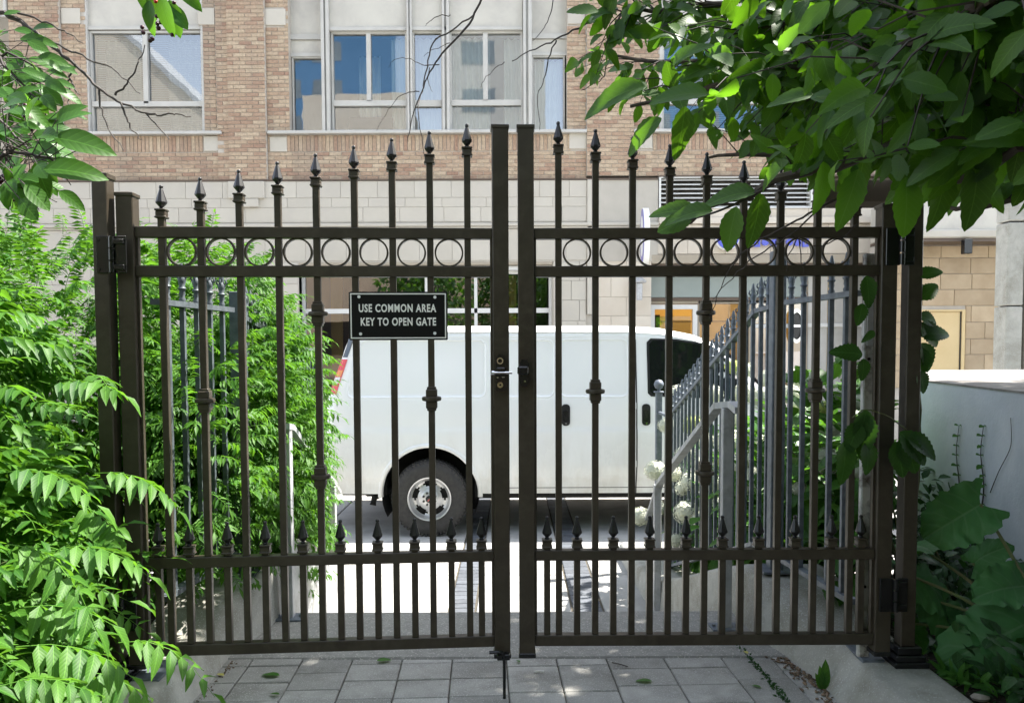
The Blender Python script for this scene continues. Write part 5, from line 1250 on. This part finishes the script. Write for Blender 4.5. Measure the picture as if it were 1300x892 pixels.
for _ in range(3400):                                  # unseen leaves added between the sun and the pavers to shade the near side
    gx, gy, z = random.uniform(-1.1, 1.7), random.uniform(1.7, 4.1), random.uniform(2.4, 5.6); x, y = gx + .59 * z, gy + .2 * z
    pr = proj((x, y, z - .2))
    if (pr and -60 < pr[0] < 1360 and pr[1] > -25) or x - .59 * (z - .4) < -1.12: continue
    items.append((4, T4((x, y, z)) @ frame(rdir() + Vector((-.6, 0, -.5)), SUN + rdir() * .7), random.uniform(1.2, 1.8)))
crown(900, 2.3, 5.0, .0, 3.4, lambda x, y: 1.6)
for _ in range(14):
    a = random.choice(tp[10:]); e = Vector((random.uniform(1, 4.8), random.uniform(-.8, 4.6), random.uniform(3.9, 5.0)))
    if proj(e) and proj(e)[1] > -30 and proj(e)[0] < 1330: continue
    limb([a, (a + e) / 2 + Vector((0, 0, .3)), e], .03, .006, jit=.02)
foliage(tree, 'leaf', big + [coarse], items, M['leaf_big'], 300, 'leaf_mass')
# bare dead twigs hanging from above, centre
def bare(label, polys, base, name='dead_branch'):
    r = thing(name, label, 'branch', base)
    for k, (w0, w1, pts) in enumerate(polys):
        mm = MB(); mm.M = off(r); mm.tube(smoothpath([P(*p) for p in pts], 4, .004), w0, 6, w1); mm.build('branch' if k == 0 else 'twig', M['twig'], r, True)
    return r
bare('bare forked dead branch hanging from above left of the meeting stiles', [
    (.0060, .0016, [(640, -60, 3.4), (608, 5, 3.4), (590, 38, 3.4), (562, 68, 3.4), (545, 92, 3.4), (534, 118, 3.4), (522, 150, 3.4), (518, 180, 3.4)]),
    (.0040, .0014, [(600, 20, 3.4), (572, 40, 3.5), (550, 55, 3.5), (542, 85, 3.5), (536, 115, 3.5), (530, 140, 3.4), (537, 185, 3.4), (545, 222, 3.4)]),
    (.0022, .0010, [(572, 20, 3.4), (556, 20, 3.4), (545, 28, 3.4), (540, 33, 3.4)]), (.0022, .0008, [(557, 83, 3.4), (535, 82, 3.45), (520, 74, 3.5), (502, 76, 3.5), (493, 86, 3.5)]),
    (.0022, .0008, [(533, 117, 3.4), (520, 117, 3.4), (505, 124, 3.4), (493, 140, 3.4), (478, 166, 3.4)]), (.0018, .0008, [(546, 86, 3.4), (543, 104, 3.4), (549, 117, 3.4)]), (.0018, .0008, [(570, 55, 3.4), (560, 60, 3.4), (545, 66, 3.4), (538, 72, 3.4)]),
    (.0020, .0008, [(640, 80, 3.3), (625, 90, 3.3), (612, 105, 3.3), (611, 112, 3.3)])], P(640, -60, 3.4))
bare('thin bare branch crossing in front of the brick pier right of the tall stiles', [
    (.0050, .0015, [(800, -40, 2.9), (768, 15, 2.9), (735, 35, 2.9), (705, 51, 2.9), (680, 62, 2.9), (650, 78, 2.9)]), (.0030, .0010, [(706, 51, 2.9), (697, 75, 2.9), (691, 100, 2.9), (683, 122, 2.9), (685, 165, 2.9)]),
    (.0030, .0012, [(800, -10, 2.8), (786, 25, 2.8), (778, 55, 2.8), (772, 80, 2.8), (765, 100, 2.8), (750, 108, 2.8), (738, 115, 2.8)]), (.0022, .0010, [(704, -10, 3), (698, 18, 3), (690, 36, 3), (676, 52, 3)])], P(800, -40, 2.9))
bare('tangle of thin bare twigs in front of the louvre and lobby entrance', [
    (.0040, .0010, [(1080, 245, 2.3), (1045, 262, 2.3), (1010, 280, 2.3), (965, 305, 2.35), (935, 330, 2.35), (915, 365, 2.4), (900, 405, 2.4)]), (.0028, .0010, [(1040, 265, 2.3), (1000, 300, 2.3), (960, 325, 2.35), (930, 352, 2.4), (905, 380, 2.4)]),
    (.0020, .0008, [(1015, 300, 2.3), (1003, 320, 2.3), (998, 345, 2.3)]), (.0020, .0008, [(1015, 300, 2.3), (1017, 330, 2.3), (1022, 348, 2.3)]), (.0025, .0010, [(1090, 285, 2.3), (1060, 306, 2.3), (1030, 312, 2.3), (1000, 290, 2.3)])], P(1080, 245, 2.3))
# --- berry tree at the upper left
bt = thing('berry_tree', 'small berry tree with oval leaves at the upper left corner', 'tree', (-2.7, 1.6, .08))
m = MB(); m.M = off(bt); btp = smoothpath([(-2.7, 1.6, -.05), (-2.65, 1.65, 1.2), (-2.75, 1.8, 2.4), (-2.5, 2.0, 3.4)], 5, .01); m.tube(btp, .05, 9, .02); m.build('trunk', M['bark'], bt, True)
def blimb(pts, r0, r1, nm='branch', mat='twig', jit=.004): return limb(pts, r0, r1, nm, mat, jit, 6, bt)
ov = [leaf_geo(.085, .046, 8, 0, .15, .15, .7, .48), leaf_geo(.09, .044, 8, 0, .3, .35, .8, .45)]
items = []; tws = MB(); tws.M = off(bt)
lbr = [[(-60, 40, 2.0), (10, 90, 2.0), (50, 130, 2.0)], [(-60, 100, 1.8), (0, 150, 1.8), (45, 200, 1.8)], [(-60, 60, 2.2), (20, 70, 2.2), (60, 105, 2.2)], [(-60, 180, 1.5), (10, 190, 1.5), (70, 205, 1.5)], [(-60, 10, 2.3), (-10, 60, 2.3), (10, 90, 2.3)], [(-50, 130, 1.9), (10, 160, 1.9), (40, 185, 1.9)], [(-40, 150, 1.6), (10, 205, 1.6), (30, 235, 1.6)]]
for b in lbr:
    pts = [P(*q) for q in b]; pp = blimb([btp[-6], (btp[-6] + pts[0]) / 2 + Vector((0, 0, .1))] + pts, .008, .002)
    for i in range(11, len(pp)):
        for _ in range(3):
            td = ((pp[i] - pp[i - 1]).normalized() * .6 + rdir()).normalized(); end = pp[i] + td * random.uniform(.04, .12); tws.tube([pp[i], end], .0011, 4)
            pr = proj(end)
            if pr and (pr[0] > 75 or pr[1] > 255 or (pr[1] < 25 and pr[0] > 10)): continue
            items.append((random.randrange(2), T4(end) @ frame((td + Vector((.5, 0, -.2)) + rdir() * .5), (random.uniform(-.4, .4), -.8, .6)), random.uniform(.5, .8)))
for (px, py, Y, d, s) in [(25, 50, 2.1, (1, 0, .1), .8), (48, 72, 2.1, (1, 0, -.1), .85), (55, 110, 2.1, (.6, 0, -.6), .8), (45, 50, 2.1, (.6, 0, -.1), .6), (68, 175, 1.4, (1, 0, -.1), 1.1), (55, 215, 1.4, (1, .1, .05), 1.1), (20, 95, 2.0, (1, 0, -.1), .9),
                          (200, -15, 2.0, (-.3, 0, -1), .9), (206, -5, 1.95, (.1, 0, -1), 1.0), (215, 0, 2.0, (.25, 0, -1), .95), (212, 5, 2.0, (.6, 0, -.7), .9), (190, 0, 2.0, (-.1, 0, -1), .9), (222, -20, 2.0, (.7, 0, -.6), .9), (25, 225, 1.6, (.2, 0, -1), 1.0), (45, 205, 1.6, (.3, 0, -1), .9), (178, -25, 2.0, (.2, 0, -1), .9)]:
    items.append((random.randrange(2), T4(P(px, py, Y)) @ frame(d, (random.uniform(-.3, .3), -1, .5)), s))
tag(tws.build('twigs', M['twig'], bt, True), kind='stuff')
foliage(bt, 'leaf', ov, items, M['leaf_berry'], 300, 'leaf_mass')
blimb([btp[-1], P(-120, -10, 2.5), P(-40, 0, 2.4), P(0, 15, 2.4), P(30, 30, 2.4), P(60, 55, 2.4), P(95, 83, 2.4), P(125, 110, 2.4), P(155, 131, 2.4), P(185, 145, 2.4), P(215, 177, 2.4)], .010, .0016)
for pts in [[(22, 15, 2.4), (60, 30, 2.4), (85, 42, 2.4), (105, 55, 2.4)], [(56, 48, 2.4), (90, 65, 2.4), (125, 80, 2.4), (150, 93, 2.4), (178, 119, 2.4)], [(95, 83, 2.4), (87, 100, 2.4), (87, 120, 2.4), (86, 142, 2.4)], [(145, 121, 2.4), (162, 105, 2.4), (175, 80, 2.4), (184, 57, 2.4)],
            [(125, 110, 2.4), (128, 135, 2.4), (140, 165, 2.4), (157, 192, 2.4)], [(155, 131, 2.4), (160, 150, 2.4), (170, 168, 2.4), (180, 177, 2.4)], [(185, 145, 2.4), (205, 146, 2.4), (225, 145, 2.4), (242, 148, 2.4)], [(90, 100, 2.4), (95, 112, 2.4), (102, 121, 2.4)], [(28, 27, 2.4), (33, 40, 2.4), (43, 46, 2.4)]]:
    blimb([P(*p) for p in pts], .0035, .0012, 'twig')
blimb([btp[-1], P(100, -160, 2.2), P(195, -60, 2.0), P(205, -10, 2.0)], .008, .002)
bme = MB().lathe([(.001, -.0055), (.0045, -.004), (.0062, 0), (.0045, .004), (.001, .0055)], 8).mesh('berry', M['berry'], True, angle=180)
bme2 = bme.copy(); bme2.materials[0] = M['redberry']
for k in range(46):
    if k < 15: p = P(random.uniform(175, 232), random.uniform(0, 58), 1.98)
    elif k < 30: p = P(random.uniform(0, 14), random.uniform(222, 246), 1.6)
    elif k < 38: p = P(random.uniform(18, 42), random.uniform(232, 256), 1.58)
    else: p = P(random.uniform(28, 50), random.uniform(130, 165), 1.95)
    link('berry', bme2 if k in (3, 17, 33, 40) else bme, bt, off(bt) @ T4(p + rdir() * .006) @ Matrix.Scale(random.uniform(.85, 1.1), 4))
# --- hydrangeas behind the right fence
hl = [leaf_geo(.13, .095, 6, .04, .18, .3, .8, .42), leaf_geo(.12, .09, 6, .04, .3, .2, .8, .42)]
def floret_mesh(mat):
    m = MB(); N = 150
    for k in range(N):
        z = 1 - 2 * (k + .5) / N; a = k * 2.39996; r = math.sqrt(1 - z * z); nrm = Vector((r * math.cos(a), r * math.sin(a), z)); rr = 1 + random.uniform(-.10, .08)
        x = nrm.cross(Vector((.3, .5, .8))).normalized(); y = nrm.cross(x); ph = random.random() * 1.5
        for q in range(4):
            t = ph + q * math.pi / 2; d = x * math.cos(t) + y * math.sin(t); e = x * -math.sin(t) + y * math.cos(t); c = nrm * rr
            m.add([c, c + d * .11 + e * .07 + nrm * .02, c + d * .17 + nrm * .015 * (q % 2), c + d * .11 - e * .07 + nrm * .02], [(0, 1, 2, 3)])
    m.lathe([(.01, -.86), (.6, -.6), (.86, 0), (.6, .6), (.01, .86)], 12)
    return m.mesh('flower', mat, False, fix=False)
fl1 = floret_mesh(M['petal']); fl2 = floret_mesh(M['greenpetal'])
def hydrangea(label, base, blobs, n, flowers, seed):
    random.seed(seed); root = thing('hydrangea_bush', label, 'hydrangea', base); items = []; tot = sum(r[0] * r[1] * r[2] for _, r in blobs)
    for c, r in blobs:
        for _ in range(int(n * r[0] * r[1] * r[2] / tot)):
            d = rdir(); rad = random.random() ** .35; p = Vector(c) + Vector((d.x * r[0], d.y * r[1], d.z * r[2])) * rad
            if p.x / p.y > .485: continue
            items.append((random.randrange(2), T4(p) @ frame((d + Vector((0, 0, -.15)) + rdir() * .5), (d * .3 + Vector((0, 0, 1)))), random.uniform(.7, 1.15)))
    m = MB(); m.M = off(root); B0 = Vector(base)
    for _ in range(16):
        c, r = random.choice(blobs); e = Vector(c) + rdir() * min(r) * .7; b0 = B0 + Vector((random.uniform(-.2, .2), random.uniform(-.3, .3), 0)); m.tube(smoothpath([b0, (b0 + e) / 2 + Vector((0, 0, .1)), e], 4, .004), .007, 5, .003)
    tag(m.build('stems', M['gstem'], root, True), kind='stuff')
    foliage(root, 'leaf', hl, items, M['leaf_hyd'], 240, 'leaf_mass')
    for (px, py, Y, d, lime) in flowers:
        s = d * Y / F / 2; link('flower', fl2 if lime else fl1, root, off(root) @ T4(P(px, py, Y)) @ Matrix.Rotation(random.random() * 6, 4, 'Z') @ Matrix.Diagonal((s, s, s * .88, 1)))
hydrangea('white flowering hydrangea bush farthest down the steps beside the ball-capped post', (1.75, 6.3, -.5), [((1.78, 6.1, .15), (.48, .6, .55)), ((1.5, 6.0, -.2), (.22, .5, .28)), ((2.2, 6.4, .3), (.45, .5, .5)), ((1.50, 5.3, .1), (.26, .5, .45))], 1200,
          [(832, 597, 6.3, 28, 0), (813, 655, 6.0, 26, 0), (835, 645, 5.9, 22, 0), (852, 600, 5.7, 26, 0), (862, 500, 6.2, 26, 0), (880, 540, 5.9, 30, 1), (870, 575, 5.8, 26, 0), (872, 650, 5.4, 34, 0), (878, 612, 5.5, 30, 0), (858, 686, 5.5, 20, 0), (860, 745, 5.5, 22, 0),
           (897, 560, 5.8, 24, 0), (905, 500, 6.0, 26, 0), (930, 465, 6.2, 20, 1), (925, 560, 5.6, 36, 0), (945, 500, 6, 30, 0), (846, 540, 6.3, 22, 0), (890, 590, 5.7, 24, 0), (934, 530, 5.8, 28, 0), (905, 610, 5.5, 34, 0), (915, 640, 5.4, 24, 0), (890, 660, 5.3, 26, 0), (868, 620, 5.6, 22, 0), (945, 470, 6.2, 24, 0), (915, 590, 5.6, 20, 1)], 11)
hydrangea('white flowering hydrangea bush behind the tall galvanised fence post', (1.95, 4.8, -.2), [((1.9, 4.9, .45), (.48, .55, .5)), ((1.75, 4.6, .05), (.38, .55, .4)), ((2.3, 5.0, .5), (.5, .5, .5)), ((1.50, 4.6, .35), (.22, .5, .5))], 1200,
          [(968, 505, 5.2, 34, 0), (958, 610, 4.9, 42, 0), (990, 500, 5.3, 30, 0), (1010, 480, 5.3, 26, 0), (1000, 530, 5.0, 24, 1), (958, 560, 4.9, 28, 0), (940, 590, 5.0, 30, 0), (975, 655, 4.7, 22, 0), (990, 560, 4.9, 20, 1), (975, 480, 5.4, 24, 0), (1015, 515, 5.1, 22, 0), (965, 580, 4.8, 34, 0), (1005, 500, 5.2, 26, 0)], 12)
hydrangea('leafy hydrangea bush with few flowers nearest the right gate post', (1.95, 3.7, .05), [((1.9, 3.75, .70), (.40, .45, .50)), ((1.75, 3.5, .3), (.28, .42, .35)), ((1.75, 4.2, .75), (.38, .4, .5))], 950,
          [(1048, 585, 3.9, 38, 0), (1070, 505, 4.1, 30, 0), (1045, 520, 4.2, 26, 1), (1060, 545, 4.0, 20, 0), (1092, 510, 3.8, 22, 0), (1035, 480, 4.4, 26, 0), (1090, 600, 3.7, 16, 0), (1015, 620, 4.0, 20, 0)], 13)
# --- climbing vine on the right post
random.seed(21)
vine = thing('climbing_vine', 'serrated dark leaved vine twining round the right gate post', 'vine', (1.56, 2.95, .135))
m = MB(); m.M = off(vine)
m.tube(smoothpath([(1.58, 3.0, .1), (1.56, 2.97, .6), P(1168, 560, 2.93), P(1166, 470, 2.93), P(1168, 400, 2.93), P(1165, 330, 2.93), P(1160, 250, 2.9), P(1150, 150, 2.8)], 5, .004), .004, 6).tube(smoothpath([P(1168, 560, 2.93), P(1130, 530, 2.86), P(1100, 520, 2.86), P(1082, 530, 2.86)], 4, .003), .0025, 5)
m.build('vine_stem', M['gstem'], vine, True)
vl = [leaf_geo(.16, .10, 18, .08, .2, .35, 1.0, .40), leaf_geo(.17, .09, 18, .08, .35, .45, 1.1, .38)]
items = []
for (px, py, d, s) in [(1166, 380, (.6, 0, .5), .8), (1166, 400, (1, 0, -.3), .7), (1166, 425, (1, -.1, .15), .95), (1168, 410, (.7, 0, -.6), .95), (1170, 435, (.5, 0, -.9), .9), (1168, 440, (.1, 0, -1), .95), (1164, 350, (.7, -.2, .2), .7),
                       (1142, 548, (.8, -.3, -.8), 1.15), (1144, 553, (.4, -.3, -1), 1.1), (1137, 560, (.2, -.3, -1), 1.0), (1150, 552, (.9, -.3, -.5), 1.0), (1100, 520, (-.3, -.3, -1), 1.0), (1098, 525, (-.1, -.3, -1), 1.15), (1090, 535, (-.35, -.3, -.8), .9), (1072, 560, (0, -.3, -1), 1.1), (1100, 560, (.1, -.3, -1), .9),
                       (1095, 450, (-1, -.2, .2), .85), (1096, 455, (0, -.2, -1), .6), (1095, 385, (-.2, -.2, -.9), .6), (1100, 350, (.1, -.2, -1), .8), (1166, 470, (.4, -.1, -.9), .7), (1110, 420, (-.6, -.2, -.5), .4)]:
    Y = 2.80 if px < 1160 else 2.90
    items.append((random.randrange(2), T4(P(px, py, Y)) @ frame(d, (random.uniform(-.3, .3), -1, .4)), s * .82))
foliage(vine, 'leaf', vl, items, M['leaf_vine'], 300)
# --- burdock
bur = thing('burdock_plant', 'big burdock plant with huge drooping leaves below the grey wall', 'plant', (2.05, 2.75, .1))
def burdock_leaf(L, W, seed, curl, droop):
    rg = random.Random(seed); vs = []; fs = []; uv = []; n, m = 34, 25; ph = [rg.uniform(0, 6) for _ in range(5)]
    for i in range(n + 1):
        t = i / n; a = (1 - abs(2 * t - .72) ** 2.1 * .62) if t < .36 else math.sqrt(max(0, 1 - ((t - .36) / .64) ** 2.2))
        a = max(a, .03) * (1 + .05 * math.sin(t * 31 + ph[0]) + .04 * math.sin(t * 53 + ph[1]))
        for j in range(m):
            q = j / (m - 1) * 2 - 1; aq = abs(q); x = q * a * W / 2; y = L * t - (L * .30 * aq ** 1.2 * max(0, .42 - t) / .42)
            rib = abs(((t - aq * .45) * 6.5) % 1 - .5) * .030 * L * (1 - .4 * aq)
            z = curl * W * aq ** 1.6 * .5 * a - droop * L * t * t - rib * 1.0 + .02 * L * (1 - min(1, aq * 9))*-1
            z += aq ** 2.5 * L * (.055 * math.sin(t * 15 + ph[2] + (2 if q > 0 else 0)) + .03 * math.sin(t * 34 + ph[3] + q)); z += .02 * L * math.sin(t * 6 + q * 3 + ph[4])
            vs.append((x, y, z)); uv.append((.5 + q * .5, t))
    for i in range(n):
        for j in range(m - 1): k = i * m + j; fs.append((k, k + 1, k + m + 1, k + m))
    return vs, fs, uv
bg = [burdock_leaf(.36, .33, 1, .12, .30), burdock_leaf(.34, .33, 2, -.10, .65), burdock_leaf(.33, .30, 3, .30, .45), burdock_leaf(.35, .34, 4, -.25, .9)]
def bleaf(px, py, Y, d, up, s, gi):
    p = P(px, py, Y); o = link('leaf', bme_[gi], bur, off(bur) @ T4(p) @ frame(d, up) @ Matrix.Scale(s * .86, 4))
    m = MB(); m.M = off(bur); m.tube(smoothpath([(2.05 + random.uniform(-.04, .04), 2.75, .08), (Vector((2.05, 2.75, .1)) + p) / 2 + Vector((0, .03, .06)), p], 4), .009, 6, .005); m.build('leaf_stalk', M['gstem'], bur, True)
bme_ = [geo_mesh('leaf', g_, M['leaf_bur']) for g_ in bg]
for a in [(1245, 640, 2.95, (-.85, -.1, -.45), (-.1, -1, .55), .76, 0), (1150, 728, 3.0, (.85, -.3, -.1), (0, -.7, .9), .72, 3), (1250, 800, 2.85, (.3, -.6, -.5), (0, -.9, .4), .5, 0), (1235, 715, 3.0, (.1, -.3, .35), (-.9, -.4, .3), .45, 1), (1305, 742, 2.85, (-.85, -.3, .1), (0, -.8, .9), .70, 2),
          (1305, 790, 2.8, (-.8, -.3, -.2), (0, -.9, .6), .85, 3), (1180, 760, 3.0, (.5, -.5, -.5), (0, -.9, .5), .6, 1), (1160, 690, 3.15, (-.1, -.6, .2), (-.3, -.5, .9), .55, 0), (1150, 790, 3.0, (.5, -.5, -.5), (0, -.9, .5), .38, 1)]: bleaf(*a)
# small climbers on the grey wall
for k, (label, x0, ytop) in enumerate((('short green climber on the grey wall, left of the pair of climbers', 1216, 540), ('short green climber on the grey wall, right of the pair and nearer the frame edge', 1247, 537))):
    def wp_(px, py):                                             # point on the wall face
        a, b = Vector((2.20, 3.33)), Vector((2.39, 4.57)); d = (P(px, py, 1) - CO); n_ = Vector((b.y - a.y, -(b.x - a.x)))
        t = (a - Vector((0, 0))).dot(n_) / Vector((d.x, d.y)).dot(n_); return CO + d * (t * .995)
    r = thing('wall_climber', label, 'climber', wp_(x0, 640)); m = MB(); m.M = off(r); pts = [wp_(x0 + math.sin(i * .9) * 2, 640 - i * 12.5) for i in range(9)]; m.tube(pts, .004, 5, .0015); m.build('stem', M['twig'], r, True)
    items = []
    for i, p in enumerate(pts):
        for sd in (-1, 1): items.append((0, T4(p) @ frame((sd * .8, -.5, .3 * random.uniform(-1, 1)), (0, -.6, 1)), random.uniform(.5, .9)))
    foliage(r, 'leaf', [leaf_geo(.055, .035, 4, 0, .2, .2)], items, M['leaf_hyd'])
wt = thing('dry_stalk', 'single thin curved dry stalk leaning on the grey wall', 'stalk', wp_(1257, 625)); m = MB(); m.M = off(wt)
m.tube(smoothpath([wp_(1257, 625), wp_(1268, 598), wp_(1282, 570), wp_(1284, 550), wp_(1283, 530)], 4), .0022, 5, .0012); m.build('stem', M['twig'], wt, True)
# dark ground plants on the right
gc = thing('ground_cover', None, None, (2.2, 3.1, .1)); items = []
for _ in range(2600):
    x, y = random.uniform(1.66, 2.5), random.uniform(2.45, 4.4)
    if x > 2.1 + .15 * (y - 2.6): continue
    items.append((random.randrange(2), T4((x, y, .10 + random.random() ** 1.5 * (.22 + .30 * max(0, y - 2.9)))) @ frame(rdir() + Vector((0, -.4, .2)), (0, -.3, 1)), random.uniform(.6, 1.3)))
bpy.data.objects.remove(gc)
gc = thing('ground_cover', 'mass of small dark leaves at the foot of the grey wall', 'ground cover', (2.2, 3.1, .1)); gc['kind'] = 'stuff'
foliage(gc, 'leaf', [leaf_geo(.06, .04, 3, 0, .2, .2), leaf_geo(.08, .03, 3, 0, .2, .4)], items, M['leaf_ground'], 0, 'leaf_mass')
gc2 = thing('ground_cover', 'low weeds and sprouts on the soil at the lower right corner', 'weeds', (1.9, 2.4, .1)); gc2['kind'] = 'stuff'; items = []
for _ in range(260):
    cx, cy = random.choice([(1.78, 2.55), (1.95, 2.5), (1.72, 2.75), (2.05, 2.35), (1.85, 2.7), (1.62, 2.8), (1.75, 2.9), (1.68, 2.95)]); x, y = random.gauss(cx, .05), random.gauss(cy, .05)
    items.append((0, T4((max(x, 1.62), y, .10 + random.random() * .05)) @ frame(rdir() + Vector((0, 0, .5)), (0, -.6, .7)), random.uniform(.4, 1.1)))
foliage(gc2, 'leaf', [leaf_geo(.07, .022, 4, 0, .2, .3)], items, M['leaf_hyd'], 0, 'leaf_mass')
# ================================================================== SMALL THINGS
random.seed(33)
def litter(name, label, pts, mat, smin, smax, flat=.5):
    m = MB()
    for (x, y, z) in pts:
        s = random.uniform(smin, smax); m.M = T4((x, y, z)) @ Euler((random.uniform(-.5, .5), random.uniform(-.5, .5), random.uniform(0, 6))).to_matrix().to_4x4()
        m.lathe([(.3 * s, -.3 * s * flat), (s * .5, 0), (.25 * s, .3 * s * flat)], 6, sy=random.uniform(.5, 1))
    o = m.build(name, M[mat]); tag(o, label, 'litter', kind='stuff'); return o
def inner_r(y): return float(np.interp(y, [.2, 3.05, 3.3], [1.235, 1.225, 1.18]))
pts = [(inner_r(y) - abs(random.gauss(0, .035)), y, .004) for y in np.random.uniform(2.3, 3.3, 420)]
litter('litter', 'dry leaf litter and grit gathered along the foot of the right curb', pts, 'debris', .006, .022)
litter('litter', 'grit and twigs gathered along the foot of the left curb', [(-1.215 + abs(random.gauss(0, .015)), y, .003) for y in np.random.uniform(2.3, 3.3, 160)], 'debris', .004, .012)
jw = thing('joint_moss', 'dark moss and grit filling the widest paver joint near the right curb', 'moss', (1.0, 3.0, 0)); jw['kind'] = 'stuff'; its = []
for _ in range(260):
    t = random.random(); q = P(938 + (1000 - 938) * t, 820 + 72 * t, 1) - CO; p = CO + q * (-(CAMZ - .001) / q.z); its.append((0, T4(p + Vector((random.gauss(0, .006), random.gauss(0, .006), 0))) @ frame(rdir() + Vector((0, 0, .6)), (0, -.6, .7)), random.uniform(.1, .28)))
foliage(jw, 'leaf', [leaf_geo(.07, .03, 3, 0, .2, .3)], its, M['leaf_ground'], 0, 'leaf_mass')
pts = [(random.uniform(1.62, 2.5), random.uniform(1.9, 2.9), .105) for _ in range(240)]; litter('soil_pebbles', 'small stones and clods scattered on the soil at lower right', pts, 'debris', .006, .02)
litter('path_grit', 'pale grit crumbs lying in the paver joints', [(random.uniform(-1.2, 1.2), random.uniform(2.5, 3.28), .0005) for _ in range(260)], 'pebble', .002, .005)
for k, (px, py, label) in enumerate([(1222, 862, 'small tan stone on the soil beside the burdock'), (1245, 858, 'flat grey stone on the soil by the burdock stem')]):
    p = P(px, py, 2.62 + .05 * k); m = MB().lathe([(.01, -.012), (.028, -.006), (.034, .004), (.02, .016), (.004, .019)], 9, sy=.7); o = m.build('garden_stone', M['pebble'], smooth=True); o.location = (p.x, p.y, .11); tag(o, label, 'stone')
fg = leaf_geo(.085, .045, 6, .05, .2, .15)
for k, (px, py, rz, s, mt, label) in enumerate([(355, 857, 80, .95, 'leaf_hyd', 'green fallen leaf on the pavers below the left gate leaf'), (284, 857, 60, .5, 'yellowleaf', 'small yellowed fallen leaf beside the left curb'), (355, 881, 75, .5, 'leaf_hyd', 'small green fallen leaf near the bottom edge left of centre'),
                                          (478, 838, -80, .75, 'leaf_hyd', 'green fallen leaf under the middle of the left gate leaf'), (660, 840, 30, .35, 'leaf_hyd', 'tiny green leaf scrap just right of the drop rod'), (828, 864, 85, .8, 'leaf_hyd', 'jagged green fallen leaf below the right gate leaf'), (949, 829, 10, .45, 'yellowleaf', 'small yellow leaf in the paver joint near the right curb'), (966, 872, 50, .45, 'leaf_hyd', 'small green scrap on the pavers close to the right curb')]):
    d = P(px, py, 1) - CO; p = CO + d * (-(CAMZ - .006) / d.z)
    me = geo_mesh('fallen_leaf', fg, M[mt]); o = link('fallen_leaf', me); o.location = p; o.rotation_euler = (R(6), R(5), R(rz)); o.scale = (s, s, s); tag(o, label, 'leaf')
for (px, py, rz, ln, mt, label) in [(787, 843, -35, .075, 'twig', 'dark straight twig lying on the pavers right of centre'), (684, 852, 3, .04, 'white', 'white cigarette end on the pavers beside the right meeting stile')]:
    d = P(px, py, 1) - CO; p = CO + d * (-(CAMZ - .006) / d.z); m = MB().tube([(-ln / 2, 0, 0), (0, .002, .001), (ln / 2, 0, 0)], .0035 if mt == 'white' else .0022, 7); o = m.build('cigarette_end' if mt == 'white' else 'fallen_twig', M[mt]); o.location = p; o.rotation_euler = (0, 0, R(rz)); tag(o, label, 'litter')
wd = thing('curb_weed', 'pale green weed growing at the foot of the right curb', 'weed', (1.22, 2.98, .0)); items = []
for a, s in ((80, 1.0), (100, .8), (60, .7), (130, .6), (40, .5)): items.append((0, T4((1.215, 2.98, .0)) @ frame((math.cos(R(a)) * .6, -.15, 1), (0, -1, .2)), s))
foliage(wd, 'leaf', [leaf_geo(.12, .045, 6, 0, .25, .2)], items, M['leaf_hyd'])

# unseen trees added behind the viewer to dim the near side and the gate's reflections
random.seed(5)
for k, (x, y, h, label) in enumerate([(-3.6, -4.6, 6.2, 'added unseen tree behind the viewer on the left, dimming the near side'), (.2, -6.2, 6.8, 'added unseen tree straight behind the viewer, dimming the near side'), (4.2, -5.0, 6.5, 'added unseen tree behind the viewer on the right, dimming the near side')]):
    r = thing('added_shade_tree', label, 'tree', (x, y, 0)); m = MB(); m.M = off(r); m.tube(smoothpath([(x, y, -.1), (x + .1, y, 1.2), (x, y + .1, 2.6), (x, y, h * .7)], 4, .02), .14, 9, .05); m.build('trunk', M['bark'], r, True); its = []
    for _ in range(3200):
        d = rdir(); q = random.random() ** .4; p = Vector((x + d.x * 2.1 * q, y + d.y * 1.5 * q, h * .52 + d.z * h * .46 * q)); its.append((0, T4(p) @ frame(rdir() + Vector((0, 0, -.5)), rdir() + Vector((0, 0, .8))), random.uniform(1.5, 2.4)))
    foliage(r, 'leaf', [coarse], its, M['leaf_big'], 0, 'leaf_mass')

cw = thing('added_dark_building', 'unseen dark brick building added behind the viewer to darken the near side', 'building', (0, -9, 0)); mm = MB(); mm.M = off(cw)  # unseen building added to hold back light from behind the viewer
mm.box(-11, 11, -13, -9, -.6, 6.0); mm.build('wall', M['brick'], cw)
mm = MB(); mm.M = off(cw); mm.box(-11.2, 11.2, -13.2, -8.8, 6.0, 6.2, b=.02); mm.build('roof', M['conc'], cw)
for k in range(5):
    mm = MB(); mm.M = off(cw); mm.box(-9 + k * 4.1, -7.6 + k * 4.1, -9.03, -8.97, 1.0, 2.6); mm.build('window', M['vanglass'], cw)
tag(MB().box(-11, 11, -8.99, -3.0, -.55, -.02).build('added_dark_soil', M['soil']), kind='structure')  # unseen dark soil added over the pale ground that lit the near side

# groups of repeats
GR = {'iron_gate': 'two leaves of the gate', 'gate_post': 'bronze posts carrying the gate', 'concrete_curb': 'curbs either side of the path', 'stair_fence': 'galvanised fences beside the steps', 'handrail': 'handrails of the steps',
      'feathery_shrub': 'feathery shrubs on the left', 'hydrangea_bush': 'hydrangeas beside the steps', 'added_shade_tree': 'added unseen trees behind the viewer', 'wall_climber': 'small climbers on the grey wall',
      'fallen_leaf': 'fallen leaves on the pavers', 'dead_branch': 'bare branches hanging from above', 'office_tower': 'towers behind the viewer', 'garden_stone': 'stones on the soil'}
for o in C.objects:
    k = o.name.split('.')[0]
    if o.parent is None and k in GR: o['group'] = GR[k]
